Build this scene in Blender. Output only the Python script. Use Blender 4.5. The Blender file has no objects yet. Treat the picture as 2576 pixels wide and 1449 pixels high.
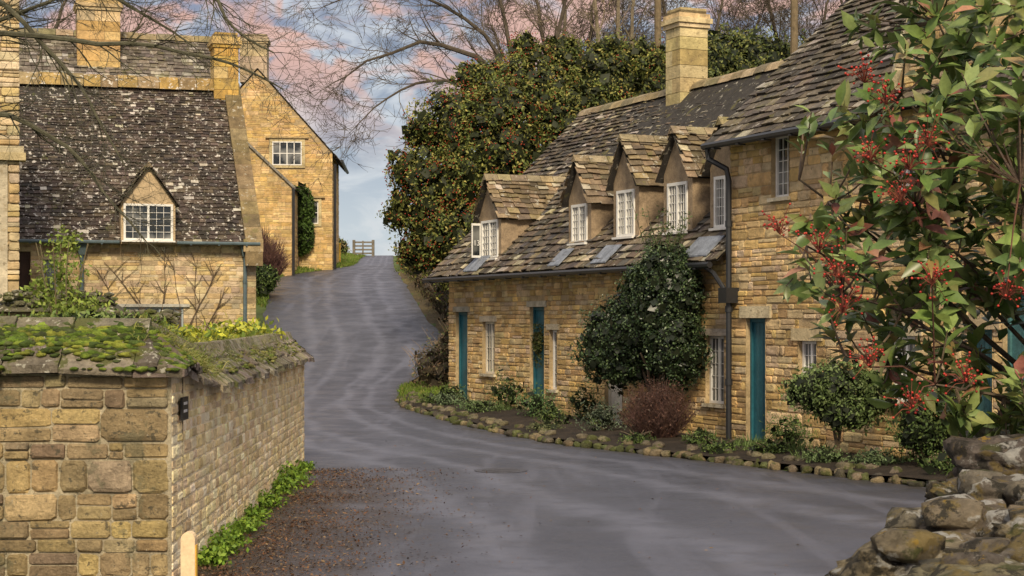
import bpy, math, random, bmesh
import numpy as np
from mathutils import Vector, Matrix, noise as mn
random.seed(11); rng=np.random.default_rng(11)
U=random.uniform
sc=bpy.context.scene
ORG={}
# ------------------------------------------------------------------ builders
class MB:
    def __init__(s): s.v=[];s.f=[];s.c=[];s.m=[]
    def add(s,vs,fs,col=(.5,.5,.5),mi=0):
        n=len(s.v); s.v.extend(vs)
        for f in fs:
            s.f.append(tuple(i+n for i in f)); s.c.append(col); s.m.append(mi)
    def box(s,F,s0,s1,t0,t1,z0,z1,col=(.5,.5,.5),mi=0):
        vs=[F(a,b,c) for c in (z0,z1) for b in (t0,t1) for a in (s0,s1)]
        s.add(vs,[(0,2,3,1),(4,5,7,6),(0,1,5,4),(2,6,7,3),(0,4,6,2),(1,3,7,5)],col,mi)
    def tube(s,pts,rad,sides=6,col=(.5,.5,.5),mi=0,cap=True):
        n=len(pts); P=[Vector(p) for p in pts]; vs=[]
        up=Vector((.13,.27,.95))
        for i in range(n):
            d=(P[min(i+1,n-1)]-P[max(i-1,0)])
            if d.length<1e-6: d=Vector((0,0,1))
            d.normalize(); x=d.cross(up)
            if x.length<.05: x=d.cross(Vector((1,0,0)))
            x.normalize(); y=d.cross(x)
            r=rad[i] if hasattr(rad,'__len__') else rad
            for k in range(sides):
                a=2*math.pi*k/sides
                vs.append(tuple(P[i]+x*(r*math.cos(a))+y*(r*math.sin(a))))
        fs=[]
        for i in range(n-1):
            for k in range(sides):
                a=i*sides+k; b=i*sides+(k+1)%sides
                fs.append((a,b,b+sides,a+sides))
        if cap: fs.append(tuple(range(sides))); fs.append(tuple(range((n-1)*sides,n*sides)))
        s.add(vs,fs,col,mi)
def setcol(me,cols):
    n=len(me.polygons); lt=np.zeros(n,dtype=np.int32); me.polygons.foreach_get('loop_total',lt)
    c=np.asarray(cols,dtype=np.float32).reshape(-1,3)
    c=np.concatenate([c,np.ones((len(c),1),dtype=np.float32)],1)
    at=me.color_attributes.new('Col','FLOAT_COLOR','CORNER')
    at.data.foreach_set('color',np.repeat(c,lt,axis=0).ravel())
def link(ob,parent,L):
    sc.collection.objects.link(ob)
    if parent is not None: ob.parent=parent; ORG[ob.name]=ORG[parent.name]
    else: ob.location=L; ORG[ob.name]=Vector(L)
def mk(name,mb,mats,parent=None,L=(0,0,0),smooth=False,recalc=True):
    if parent is not None: L=ORG[parent.name]
    L=Vector(L)
    me=bpy.data.meshes.new(name)
    me.from_pydata([(v[0]-L[0],v[1]-L[1],v[2]-L[2]) for v in mb.v],[],mb.f)
    if recalc:
        bm=bmesh.new(); bm.from_mesh(me); bmesh.ops.recalc_face_normals(bm,faces=bm.faces); bm.to_mesh(me); bm.free()
    if not isinstance(mats,(list,tuple)): mats=[mats]
    for m in mats: me.materials.append(m)
    if len(mats)>1: me.polygons.foreach_set('material_index',mb.m)
    if smooth: me.polygons.foreach_set('use_smooth',[True]*len(me.polygons))
    setcol(me,mb.c)
    ob=bpy.data.objects.new(name,me); link(ob,parent,L); return ob
def inst(name,tv,tf,A,O,C,mat,parent=None,L=(0,0,0),smooth=False):
    if parent is not None: L=ORG[parent.name]
    tv=np.asarray(tv,float); k=len(tv); N=len(O)
    V=(np.einsum('nij,kj->nki',A,tv)+np.asarray(O)[:,None,:]-np.array(L)[None,None,:]).reshape(-1,3)
    fl=np.concatenate([np.array(f) for f in tf]); tot=np.array([len(f) for f in tf])
    loops=(fl[None,:]+(np.arange(N)*k)[:,None]).ravel()
    tots=np.tile(tot,N); st=np.concatenate([[0],np.cumsum(tots)[:-1]])
    me=bpy.data.meshes.new(name)
    me.vertices.add(len(V)); me.vertices.foreach_set('co',V.ravel().astype(np.float32))
    me.loops.add(len(loops)); me.loops.foreach_set('vertex_index',loops.astype(np.int32))
    me.polygons.add(len(tots)); me.polygons.foreach_set('loop_start',st.astype(np.int32))
    me.update(calc_edges=True)
    if smooth: me.polygons.foreach_set('use_smooth',[True]*len(me.polygons))
    me.materials.append(mat)
    setcol(me,np.repeat(np.asarray(C),len(tf),axis=0))
    ob=bpy.data.objects.new(name,me); link(ob,parent,L); return ob
def thing(name,label,cat,L,group=None):
    e=bpy.data.objects.new(name,None); e.empty_display_size=.3
    sc.collection.objects.link(e); e.location=L; ORG[e.name]=Vector(L)
    e['label']=label; e['category']=cat
    if group: e['group']=group
    return e
def tag(o,label,cat,group=None):
    o['label']=label;o['category']=cat
    if group:o['group']=group
    return o
# ------------------------------------------------------------------ materials
def M(name,base=None,rough=.85,ns=6,na=.35,bump=.3,bs=35,spots=(),spec=.3,trans=0,bd=.02,metal=0,gain=1,coarse=None):
    m=bpy.data.materials.new(name); m.use_nodes=True; nt=m.node_tree; N=nt.nodes; Lk=nt.links
    b=N['Principled BSDF']; out=N['Material Output']
    tc=N.new('ShaderNodeTexCoord'); co=tc.outputs['Object']
    if base is None:
        a=N.new('ShaderNodeAttribute'); a.attribute_name='Col'; col=a.outputs['Color']
    else:
        a=N.new('ShaderNodeRGB'); a.outputs[0].default_value=(*base,1); col=a.outputs[0]
    def noise(scale,det=5,r=.6):
        n=N.new('ShaderNodeTexNoise'); n.inputs['Scale'].default_value=scale; n.inputs['Detail'].default_value=det
        n.inputs['Roughness'].default_value=r; Lk.new(co,n.inputs['Vector']); return n.outputs['Fac']
    def mr(v,a0,a1,b0,b1):
        n=N.new('ShaderNodeMapRange'); n.inputs[1].default_value=a0;n.inputs[2].default_value=a1
        n.inputs[3].default_value=b0;n.inputs[4].default_value=b1; Lk.new(v,n.inputs[0]); return n.outputs[0]
    if na>0 or gain!=1:
        f=mr(noise(ns),.3,.7,(1-na)*gain,(1+na)*gain)
        v=N.new('ShaderNodeVectorMath'); v.operation='SCALE'; Lk.new(col,v.inputs[0]); Lk.new(f,v.inputs['Scale']); col=v.outputs[0]
        f=mr(noise(ns*7,4),.3,.7,1-na*.7,1+na*.7)
        v=N.new('ShaderNodeVectorMath'); v.operation='SCALE'; Lk.new(col,v.inputs[0]); Lk.new(f,v.inputs['Scale']); col=v.outputs[0]
    for sp in spots:
        scol,ss,th=sp[:3]; mxa=sp[3] if len(sp)>3 else .9
        f=mr(noise(ss,6,.65),th,th+.05,0,mxa)
        x=N.new('ShaderNodeMix'); x.data_type='RGBA'; Lk.new(f,x.inputs[0]); Lk.new(col,x.inputs[6]); x.inputs[7].default_value=(*scol,1); col=x.outputs[2]
    Lk.new(col,b.inputs['Base Color'])
    b.inputs['Roughness'].default_value=rough; b.inputs['Specular IOR Level'].default_value=spec; b.inputs['Metallic'].default_value=metal
    if bump>0:
        bp=N.new('ShaderNodeBump'); bp.inputs['Strength'].default_value=bump; bp.inputs['Distance'].default_value=bd
        Lk.new(noise(bs,8,.7),bp.inputs['Height']); nrm=bp.outputs[0]
        if coarse:
            b2=N.new('ShaderNodeBump'); b2.inputs['Strength'].default_value=1; b2.inputs['Distance'].default_value=coarse[1]
            Lk.new(noise(coarse[0],10,.72),b2.inputs['Height']); Lk.new(nrm,b2.inputs['Normal']); nrm=b2.outputs[0]
        Lk.new(nrm,b.inputs['Normal'])
    if trans>0:
        t=N.new('ShaderNodeBsdfTranslucent'); Lk.new(col,t.inputs[0]); mx=N.new('ShaderNodeMixShader'); mx.inputs[0].default_value=trans
        Lk.new(b.outputs[0],mx.inputs[1]); Lk.new(t.outputs[0],mx.inputs[2]); Lk.new(mx.outputs[0],out.inputs[0])
    return m
m_stone=M('golden_stone',ns=1.1,na=.3,bump=.9,bs=24,bd=.03,gain=1.2,spots=[((.25,.18,.09),3.2,.565,.45),((.13,.10,.06),9,.62,.65),((.60,.52,.38),13,.63,.6)])
m_stone_near=M('weathered_stone',ns=5,na=.32,bump=1,bs=38,bd=.03,gain=1.2,spots=[((.09,.08,.055),14,.585,.8),((.55,.50,.38),30,.65,.8),((.16,.15,.09),4,.58,.6)],coarse=(9,.03))
m_stone_lit=M('lit_side_stone',ns=3,na=.22,bump=.9,bs=38,bd=.02,gain=1.25,spots=[((.30,.24,.14),12,.64,.6),((.9,.84,.66),22,.60,.7)])  # brighter stone for the wall's side face, its light put into the colour
m_cap=M('coping_stone',ns=4,na=.35,bump=1,bs=30,bd=.03,gain=1.35,spots=[((.11,.12,.028),4,.53),((.55,.52,.42),12,.58)],coarse=(9,.05))
m_rock=M('lichen_rock',ns=5,na=.45,bump=1,bs=26,bd=.04,gain=1.05,spots=[((.30,.22,.07),8,.55,.75),((.05,.045,.035),11,.53,.9),((.09,.10,.028),4.5,.57,.85),((.62,.60,.55),7.5,.565,.95),((.42,.27,.05),19,.64,.9)],coarse=(8,.18))
m_tile=M('stone_slate',ns=5,na=.35,bump=.8,bs=30,gain=.98,spots=[((.42,.39,.32),7,.60,.85),((.13,.12,.04),3,.59,.6),((.03,.027,.022),9,.62,.7),((.36,.22,.05),6,.67,.6)])
m_tile_dark=M('dark_stone_slate',ns=5,na=.35,bump=.8,bs=30,spots=[((.58,.54,.48),8.5,.58,.95),((.48,.46,.40),17,.62,.9),((.10,.11,.03),3,.63,.6)])
m_paint=M('white_paint',(.74,.72,.68),rough=.5,na=.08,bump=.1)
m_creampaint=M('cream_paint',(.62,.57,.47),rough=.5,na=.12,bump=.1)
m_tan=M('tan_paint',(.72,.54,.33),rough=.55,na=.15,bump=.1)
m_teal=M('teal_paint',(.02,.10,.13),rough=.45,na=.25,ns=3,bump=.15)
m_black=M('black_iron',(.018,.019,.022),rough=.4,na=.15,bump=.05,spec=.5)
m_pipe=M('blue_grey_pipe',(.09,.125,.14),rough=.5,na=.2,bump=.05)
m_render=M('roughcast_render',(.30,.22,.14),ns=5,na=.35,bump=.5,bs=60)
m_lead=M('lead_flashing',(.20,.22,.26),rough=.6,na=.4,bump=.2,bs=8,metal=.1)
m_wood=M('weathered_wood',(.16,.14,.11),ns=6,na=.35,bump=.4)
m_bark=M('bark',ns=7,na=.35,bump=.6,bs=40)
m_leaf=M('foliage',rough=.55,ns=1.3,na=.32,bump=0,trans=.28,spec=.25,gain=1.7)
m_leafg=M('glossy_leaf',rough=.36,ns=9,na=.22,bump=0,trans=.22,spec=.45,gain=1.6)
m_moss=M('moss',ns=9,na=.5,bump=1,bs=90,bd=.03,rough=1,gain=1.9)
m_soil=M('soil',(.035,.025,.017),ns=3,na=.5,bump=1,bs=16,bd=.06)
m_ground=M('ground_cover',ns=1.2,na=.35,bump=.9,bs=9,bd=.08,gain=1.3)
m_berry=M('berries',rough=.4,na=.1,bump=0)
m_plate=M('sign_plate',(.02,.02,.022),rough=.4,na=.1,bump=.05)
m_yellow=M('yellow_paint',(.75,.45,.06),rough=.5,na=.2,bump=.1)
def glass():
    m=bpy.data.materials.new('window_glass'); m.use_nodes=True; nt=m.node_tree; b=nt.nodes['Principled BSDF']
    tc=nt.nodes.new('ShaderNodeTexCoord'); n=nt.nodes.new('ShaderNodeTexNoise'); n.inputs['Scale'].default_value=2.2
    nt.links.new(tc.outputs['Object'],n.inputs['Vector'])
    r=nt.nodes.new('ShaderNodeValToRGB'); e=r.color_ramp.elements; e[0].position=.4;e[0].color=(.015,.018,.02,1);e[1].position=.65;e[1].color=(.19,.19,.18,1)
    nt.links.new(n.outputs[0],r.inputs[0]); nt.links.new(r.outputs[0],b.inputs['Base Color'])
    b.inputs['Roughness'].default_value=.07; b.inputs['Specular IOR Level'].default_value=.7
    n2=nt.nodes.new('ShaderNodeTexNoise'); n2.inputs['Scale'].default_value=9; nt.links.new(tc.outputs['Object'],n2.inputs['Vector'])
    bp=nt.nodes.new('ShaderNodeBump'); bp.inputs['Strength'].default_value=.12; bp.inputs['Distance'].default_value=.02
    nt.links.new(n2.outputs[0],bp.inputs['Height']); nt.links.new(bp.outputs[0],b.inputs['Normal'])
    return m
m_glass=glass()
# ------------------------------------------------------------------ terrain
YS=[-60,30,38,43,49,55,64,78,92,105,120,160,400,700]; ZS=[0,0,.1,.35,1.1,2.1,3.2,4.4,5.2,5.95,6.1,4,-8,-20]
ty=np.arange(-80,720,.5); tz=np.interp(ty,YS,ZS); kk=np.hanning(9); kk/=kk.sum(); tz[8:-8]=np.convolve(tz,kk,'same')[8:-8]
def zr(y): return float(np.interp(y,ty,tz))
RY=[-10,10,16,19.5,21.2,25,28,33,38,43,46,49,52,55,64,78,92,105,130]; RX=[14,12,9,6.2,4.9,2.7,.75,-1.06,-2.46,-2.75,-2.2,-1.75,-2.15,-2.8,-3.9,-5.4,-6.4,-7.3,-9]
LY=[-10,24,27,32,44,49,55,64,70,73,76,79,84,92,105,130]; LX=[-3.6,-3.6,-4.5,-6,-6.5,-7.1,-8.0,-9.1,-9.7,-9.3,-8.3,-7.6,-7.7,-8.3,-9,-11]
def sm(arrY,arrX):
    t=np.interp(ty,arrY,arrX); k=np.hanning(7);k/=k.sum(); q=np.convolve(t,k,'same'); t[8:-8]=q[8:-8]; return t
rt=sm(RY,RX); lt_=sm(LY,LX)
def xr(y): return float(np.interp(y,ty,rt))
def xl(y): return float(np.interp(y,ty,lt_))
def ss(a,b,x):
    t=min(1,max(0,(x-a)/(b-a))); return t*t*(3-2*t)
def H(x,y):
    z=zr(y)
    d=x-xr(y)
    if d>0:
        z+=ss(.2,.6,d)*.08
        if y>40: z+=ss(.3,3,d)*float(np.interp(y,[40,46,60,90,110,130],[0,1.3,1.6,.9,.2,0]))
    d=xl(y)-x
    if d>0: z+=ss(.2,2.2,d)*float(np.interp(y,[10,24,40,60,76,84,92,120],[.3,.3,.3,.3,.4,.6,.5,0]))
    return z
def grid_axis(a,b,step,far):
    l=list(np.arange(a,b+1e-6,step)); g=step; x=b; out=[]
    while x<far: g*=1.5; x+=g; out.append(x)
    g=step; x=a; o2=[]
    while x>-far: g*=1.5; x-=g; o2.append(x)
    return o2[::-1]+l+out
gx=grid_axis(-16,14,.4,700); gy=[-300,-60]+list(np.arange(-10,114,.5))+[118,124,132,145,160,200,260,340,450,600,700]
mb=MB(); nx=len(gx)
for y in gy:
    for x in gx: mb.v.append((x,y,H(x,y)))
for j in range(len(gy)-1):
    for i in range(nx-1):
        a=j*nx+i; mb.f.append((a,a+1,a+nx+1,a+nx)); x=gx[i];y=gy[j]
        n=mn.noise(Vector((x*.5,y*.3,0)))
        if y>41 and x>xr(y)-.3 and y<75: c=(.09+.03*n,.068+.03*n,.03)
        elif y<41 and x>xr(y)-.2: c=(.05,.04,.028)
        else: c=(.062+.03*n,.085+.03*n,.018)
        mb.c.append(c); mb.m.append(0)
g=mk('ground',mb,m_ground,smooth=True,recalc=False); g['kind']='structure'
def roadmat():
    m=bpy.data.materials.new('asphalt'); m.use_nodes=True; nt=m.node_tree;N=nt.nodes;Lk=nt.links;b=N['Principled BSDF']
    tc=N.new('ShaderNodeTexCoord').outputs['Object']
    def noise(scale,det=5,vec=None,r=.6,dist=0):
        n=N.new('ShaderNodeTexNoise'); n.inputs['Scale'].default_value=scale;n.inputs['Detail'].default_value=det;n.inputs['Roughness'].default_value=r
        n.inputs['Distortion'].default_value=dist; Lk.new(vec or tc,n.inputs['Vector']); return n.outputs['Fac']
    def mr(v,a0,a1,b0=0,b1=1):
        n=N.new('ShaderNodeMapRange'); n.interpolation_type='SMOOTHSTEP'
        for i,q in enumerate((a0,a1,b0,b1)): n.inputs[i+1].default_value=q
        Lk.new(v,n.inputs[0]); return n.outputs[0]
    def math_(op,a,b_):
        n=N.new('ShaderNodeMath'); n.operation=op
        for i,q in enumerate((a,b_)):
            if isinstance(q,(int,float)): n.inputs[i].default_value=q
            else: Lk.new(q,n.inputs[i])
        return n.outputs[0]
    def mix(f,a,b_):
        x=N.new('ShaderNodeMix'); x.data_type='RGBA'; Lk.new(f,x.inputs[0])
        for i,q in ((6,a),(7,b_)):
            if isinstance(q,tuple): x.inputs[i].default_value=(*q,1)
            else: Lk.new(q,x.inputs[i])
        return x.outputs[2]
    mp=N.new('ShaderNodeMapping'); mp.inputs['Scale'].default_value=(2.2,.22,1); mp.inputs['Rotation'].default_value=(0,0,.32); Lk.new(tc,mp.inputs[0])
    streak=noise(.8,5,mp.outputs[0],.5,1.0)
    col=mix(mr(noise(.35,4),.35,.65),(.034,.037,.056),(.056,.060,.086))
    col=mix(mr(streak,.5,.68,0,.6),col,(.105,.110,.150))
    col=mix(mr(noise(.8,5),.56,.7,0,.7),col,(.022,.024,.034))
    col=mix(mr(noise(90,3),.35,.7,0,.5),col,(.11,.112,.135))
    col=mix(mr(noise(30,3),.6,.7,0,.4),col,(.022,.022,.027))
    at=N.new('ShaderNodeAttribute'); at.attribute_name='Col'; sp=N.new('ShaderNodeSeparateColor'); Lk.new(at.outputs['Color'],sp.inputs[0])
    u=math_('ADD',sp.outputs[0],math_('MULTIPLY',math_('SUBTRACT',noise(.5,3),.5),.12))
    tr=None
    for c_ in (.27,.42,.64,.80):
        d=math_('ABSOLUTE',math_('SUBTRACT',u,c_),0); q=mr(d,.0,.05,1,0); tr=q if tr is None else math_('MAXIMUM',tr,q)
    col=mix(math_('MULTIPLY',tr,mr(noise(2.5,5),.3,.6,.3,.8)),col,(.12,.125,.165))
    ed=math_('MAXIMUM',mr(u,.02,.14,1,0),mr(u,.90,.99,0,1))
    col=mix(math_('MULTIPLY',ed,mr(noise(6,6),.35,.6,.2,.9)),col,(.036,.03,.024))
    sx=N.new('ShaderNodeSeparateXYZ'); Lk.new(tc,sx.inputs[0])
    nx_=math_('ADD',sx.outputs[0],math_('MULTIPLY',noise(1.3,6),1.8))
    dm=math_('MULTIPLY',mr(nx_,-1.2,.3,1,0),mr(sx.outputs[1],20,24,1,0))
    col=mix(math_('MULTIPLY',dm,mr(noise(9,6),.3,.55,.65,1)),col,(.040,.026,.017))
    Lk.new(col,b.inputs['Base Color']); 
    Lk.new(mr(noise(1.5,4),.3,.7,.36,.60),b.inputs['Roughness']); b.inputs['Specular IOR Level'].default_value=.5
    bp=N.new('ShaderNodeBump'); bp.inputs['Strength'].default_value=.5; bp.inputs['Distance'].default_value=.012; Lk.new(noise(110,4),bp.inputs['Height']); Lk.new(bp.outputs[0],b.inputs['Normal'])
    return m
m_road=roadmat()
mb=MB(); ry=[y for y in gy if -10<=y<=124]; K=28
for y in ry:
    l,r=xl(y),xr(y)
    l-=.12*mn.noise(Vector((0,y*.6,3)));r+=.1*mn.noise(Vector((5,y*.6,3)))
    for k in range(K+1): mb.v.append((l+(r-l)*k/K,y,zr(y)+.025))
for j in range(len(ry)-1):
    for k in range(K):
        a=j*(K+1)+k; mb.f.append((a,a+1,a+K+2,a+K+1)); mb.c.append((.1,.1,.1)); mb.m.append(0)
o=mk('road',mb,m_road,smooth=True,recalc=False); o['kind']='structure'
me=o.data; li=np.zeros(len(me.loops),dtype=np.int32); me.loops.foreach_get('vertex_index',li)
uu=(li%(K+1))/K
cc=np.stack([uu,uu*0,uu*0,uu*0+1],1).astype(np.float32); me.color_attributes['Col'].data.foreach_set('color',cc.ravel())
# manhole cover
mb=MB(); cx,cy=-.15,23.2
def disc(r,z,n=28): return [(cx+r*math.cos(i*6.2832/n),cy+r*math.sin(i*6.2832/n),z) for i in range(n)]
n=28
mb.v=disc(.36,.027)+disc(.36,.034)+disc(.31,.034)+disc(.30,.030)
for ring in range(3):
    for i in range(n): mb.f.append((ring*n+i,ring*n+(i+1)%n,(ring+1)*n+(i+1)%n,(ring+1)*n+i)); mb.c.append((.1,.1,.1)); mb.m.append(0)
mb.f.append(tuple(range(3*n,4*n))); mb.c.append((.1,.1,.1)); mb.m.append(0)
F0=lambda s,t,z:(s,t,z)
for i in range(-3,4):
    w=math.sqrt(.27**2-(i*.075)**2); mb.box(F0,cx-w,cx+w,cy+i*.075-.012,cy+i*.075+.012,.031,.035)
m_iron=M('cast_iron',(.07,.07,.085),rough=.6,na=.3,bump=.2)
tag(mk('manhole_cover',mb,m_iron,L=(cx,cy,.03)),'round dark iron manhole cover set in the road','manhole cover')
# flower bed soil
mb=MB(); ys=np.arange(17,40.6,.4); K=5
for y in ys:
    a=xr(y)+.05; b=max(a+.3,16.345-.45*y+.1) if y<39.6 else a+1.5
    for k in range(K+1):
        x=a+(b-a)*k/K; mb.v.append((x,y,zr(y)+.1+.08*math.sin(k/K*3.1)+.04*mn.noise(Vector((x*3,y*3,0)))))
for j in range(len(ys)-1):
    for k in range(K):
        a=j*(K+1)+k; mb.f.append((a,a+1,a+K+2,a+K+1)); mb.c.append((.1,.1,.1)); mb.m.append(0)
o=mk('flower_bed',mb,m_soil,smooth=True,recalc=False); o['kind']='structure'
# ------------------------------------------------------------------ masonry tools
def jit(c,a=.15):
    f=1+U(-a,a); return (c[0]*f,c[1]*f*(1+U(-.05,.05)),c[2]*f*(1+U(-.12,.12)))
GOLD=[(.49,.325,.135),(.43,.285,.12),(.53,.39,.20),(.36,.235,.10),(.48,.36,.20),(.50,.345,.15),(.40,.30,.18)]
def pal(P,a=.15): return lambda *k: jit(random.choice(P),a)
def stone(mb,F,a,b,c,d,h,col,t=0,g=.008,cf=.25):
    a+=g;b-=g;c+=g*.8;d-=g*.8
    w=b-a;e=d-c
    if w<.03 or e<.025: return
    ch=min(w,e)*cf; q=min(w,e)*cf*.8
    def ring(i,tt,j):
        p=[(a+i+ch*U(.5,1.5),c+i),(b-i-ch*U(.5,1.5),c+i),(b-i,c+i+ch*U(.5,1.5)),(b-i,d-i-ch*U(.5,1.5)),(b-i-ch*U(.5,1.5),d-i),(a+i+ch*U(.5,1.5),d-i),(a+i,d-i-ch*U(.5,1.5)),(a+i,c+i+ch*U(.5,1.5))]
        return [F(x+U(-j,j),tt+U(-j,j)*.6,y+U(-j,j)) for x,y in p]
    j=min(w,e)*.055
    vs=ring(0,t+.002,j*.6)+ring(q*.35,t-h*.75,j)+ring(q*1.3,t-h,j)
    fs=[(k,(k+1)%8,8+(k+1)%8,8+k) for k in range(8)]+[(8+k,8+(k+1)%8,16+(k+1)%8,16+k) for k in range(8)]+[tuple(range(16,24))]
    mb.add(vs,fs,col)
def masonry(mb,F,s0,s1,z0,top,ops,ch,sw,h,pl,t=0,g=.008,cf=.25):
    z=z0
    tmax=max(top(s0+(s1-s0)*i/20) for i in range(21))
    while z<tmax-.02:
        e=U(*ch)*(1.25 if random.random()<.15 else 1); z2=z+e
        iv=[(s0,s1)]
        for (a,b,c,d) in ops:
            if d>z+.01 and c<z2-.01:
                nv=[]
                for (p,q) in iv:
                    if b<=p or a>=q: nv.append((p,q))
                    else:
                        if a>p+.04: nv.append((p,a))
                        if b<q-.04: nv.append((b,q))
                iv=nv
        for (p,q) in iv:
            x=p
            while x<q-.02:
                w=U(*sw)*(e/ (sum(ch)/2))**.5
                if q-(x+w)<sw[0]*.7: w=q-x
                tp=min(top(x),top(x+w)); zz=min(z2,tp)
                if zz-z>.03:
                    if cf<.21 and zz-z>.115 and random.random()<.35:
                        m=z+(zz-z)*U(.4,.6); stone(mb,F,x,x+w,z,m,h*U(.4,1.3),pl(x,z),t,g,cf); stone(mb,F,x,x+w,m,zz,h*U(.4,1.3),pl(x,z),t,g,cf)
                    else: stone(mb,F,x,x+w,z+U(-.003,.008),zz-U(-.003,.008),h*U(.4,1.3),pl(x,z),t,g,cf)
                x+=w
        z=z2
def backing(mb,F,s0,s1,z0,z1,ops,col,t=0,rev=.16,revcol=None):
    S=sorted(set([s0,s1]+[v for o in ops for v in o[:2]])); Z=sorted(set([z0,z1]+[v for o in ops for v in o[2:4] if z0<v<z1]))
    for i in range(len(S)-1):
        for j in range(len(Z)-1):
            cs=(S[i]+S[i+1])/2; cz=(Z[j]+Z[j+1])/2
            if any(o[0]<cs<o[1] and o[2]<cz<o[3] for o in ops): continue
            mb.add([F(S[i],t,Z[j]),F(S[i+1],t,Z[j]),F(S[i+1],t,Z[j+1]),F(S[i],t,Z[j+1])],[(0,1,2,3)],col)
    for (a,b,c,d) in ops:
        q=[(a,c),(b,c),(b,d),(a,d)]
        for i in range(4):
            (x,y),(X,Y)=q[i],q[(i+1)%4]
            mb.add([F(x,t-.02,y),F(X,t-.02,Y),F(X,t+rev,Y),F(x,t+rev,y)],[(0,1,2,3)],revcol or col)
def tiles(mb,F,s0,s1,t0,z0,t1,z1,row,w0,w1,pl,th=.028,sag=0):
    Ls=math.hypot(t1-t0,z1-z0); ct,cz=(t1-t0)/Ls,(z1-z0)/Ls; nt_,nz=-cz,ct
    if nz<0: nt_,nz=-nt_,-nz
    def P(s,u,hh): 
        z=z0+cz*u+nz*hh
        if sag: z-=sag*math.sin(max(0,min(1,(s-s0)/(s1-s0)))*3.14)*(u/Ls)+.03*mn.noise(Vector((s*.5,u*.5,1)))
        return F(s,t0+ct*u+nt_*hh,z)
    mb.add([P(s0,0,-.02),P(s1,0,-.02),P(s1,Ls,-.02),P(s0,Ls,-.02)],[(0,1,2,3)],(.04,.035,.03))
    u=0; k=0
    while u<Ls-.02:
        rr=row*(1.25-.5*u/Ls); s=s0+U(-.05,.05)
        while s<s1-.02:
            w=U(w0,w1)*(1.15-.3*u/Ls); e=min(s+w,s1+.03); lo=u-U(0,.035); hi=min(u+rr*1.35,Ls+.01)
            h0=th*U(1.0,2.3); h1=U(.0,.008); g=.004
            a=U(-.016,.016)
            vs=[P(s+g,lo+a,h0),P(e-g,lo-a,h0+U(-.006,.006)),P(e-g,hi,h1),P(s+g,hi,h1),P(s+g,lo+a+.005,h0-th),P(e-g,lo-a+.005,h0-th)]
            mb.add(vs,[(0,1,2,3),(4,5,1,0),(4,0,3),(1,5,2)],pl(s,u))
            s=e
        u+=rr
def roofpal(base,lich,p,seed):
    def f(s,u):
        n=mn.noise(Vector((s*.8,u*.8,seed)))
        if random.random()<p*(1+2.2*n): return jit(random.choice(lich),.15)
        c=jit(random.choice(base),.25); k=1+.5*n
        return (c[0]*k,c[1]*k,c[2]*k)
    return f
def frame_mesh(mb,F,s0,s1,z0,z1,t,nl,nr,nc,mi=0,fw=.045,bar=.012):
    W=(1,1,1)
    mb.box(F,s0,s1,t-.03,t+.03,z0,z0+fw,W,mi); mb.box(F,s0,s1,t-.03,t+.03,z1-fw,z1,W,mi)
    for i in range(nl+1):
        x=s0+(s1-s0-fw)*i/nl; mb.box(F,x,x+fw,t-.028,t+.028,z0+fw,z1-fw,W,mi)
    pw=(s1-s0-fw)/nl
    for i in range(nl):
        a=s0+fw+pw*i; b=a+pw-fw
        for k in range(1,nc): x=a+(b-a)*k/nc; mb.box(F,x-bar/2,x+bar/2,t-.012,t+.006,z0+fw,z1-fw,W,mi)
        for k in range(1,nr): z=z0+fw+(z1-z0-2*fw)*k/nr; mb.box(F,a,b,t-.010,t+.004,z-bar/2,z+bar/2,W,mi)
def window(par,F,s0,s1,z0,z1,t=.09,nl=2,nr=4,nc=2,mat=None,sill=True,bar=.011):
    mb=MB(); mb.add([F(s0,t+.01,z0),F(s1,t+.01,z0),F(s1,t+.01,z1),F(s0,t+.01,z1)],[(0,1,2,3)])
    w=mk('window',mb,m_glass,par)
    mb=MB(); frame_mesh(mb,F,s0,s1,z0,z1,t,nl,nr,nc,bar=bar); mk('frame',mb,mat or m_paint,w)
    if sill:
        mb=MB(); mb.box(F,s0-.05,s1+.05,-.07,t-.031,z0-.06,z0-.002,(.45,.4,.3)); mk('sill',mb,m_stone,w)
    return w
def door(par,F,s0,s1,z0,z1,mat,t=.1,planks=5):
    mb=MB(); n=planks; w=(s1-s0)/n
    for i in range(n): mb.box(F,s0+w*i+.004,s0+w*(i+1)-.004,t,t+.05,z0,z1-.06)
    mb.box(F,s0,s1,t+.02,t+.045,z0,z1-.06)
    mb.box(F,s0,s1,t-.04,t+.04,z1-.06,z1); mb.box(F,s0-.005,s0+.045,t-.04,t,z0,z1-.06); mb.box(F,s1-.045,s1+.005,t-.04,t,z0,z1-.06)
    d=mk('door',mb,mat,par)
    mb=MB(); c=s0+(s1-s0)*.82; mb.tube([F(c,t-.05,z0+1.0),F(c,t-.05,z0+1.14)],.012,6); mb.box(F,c-.02,c+.02,t-.045,t-.001,z0+.97,z0+1.17)
    mk('handle',mb,m_black,d); return d
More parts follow.
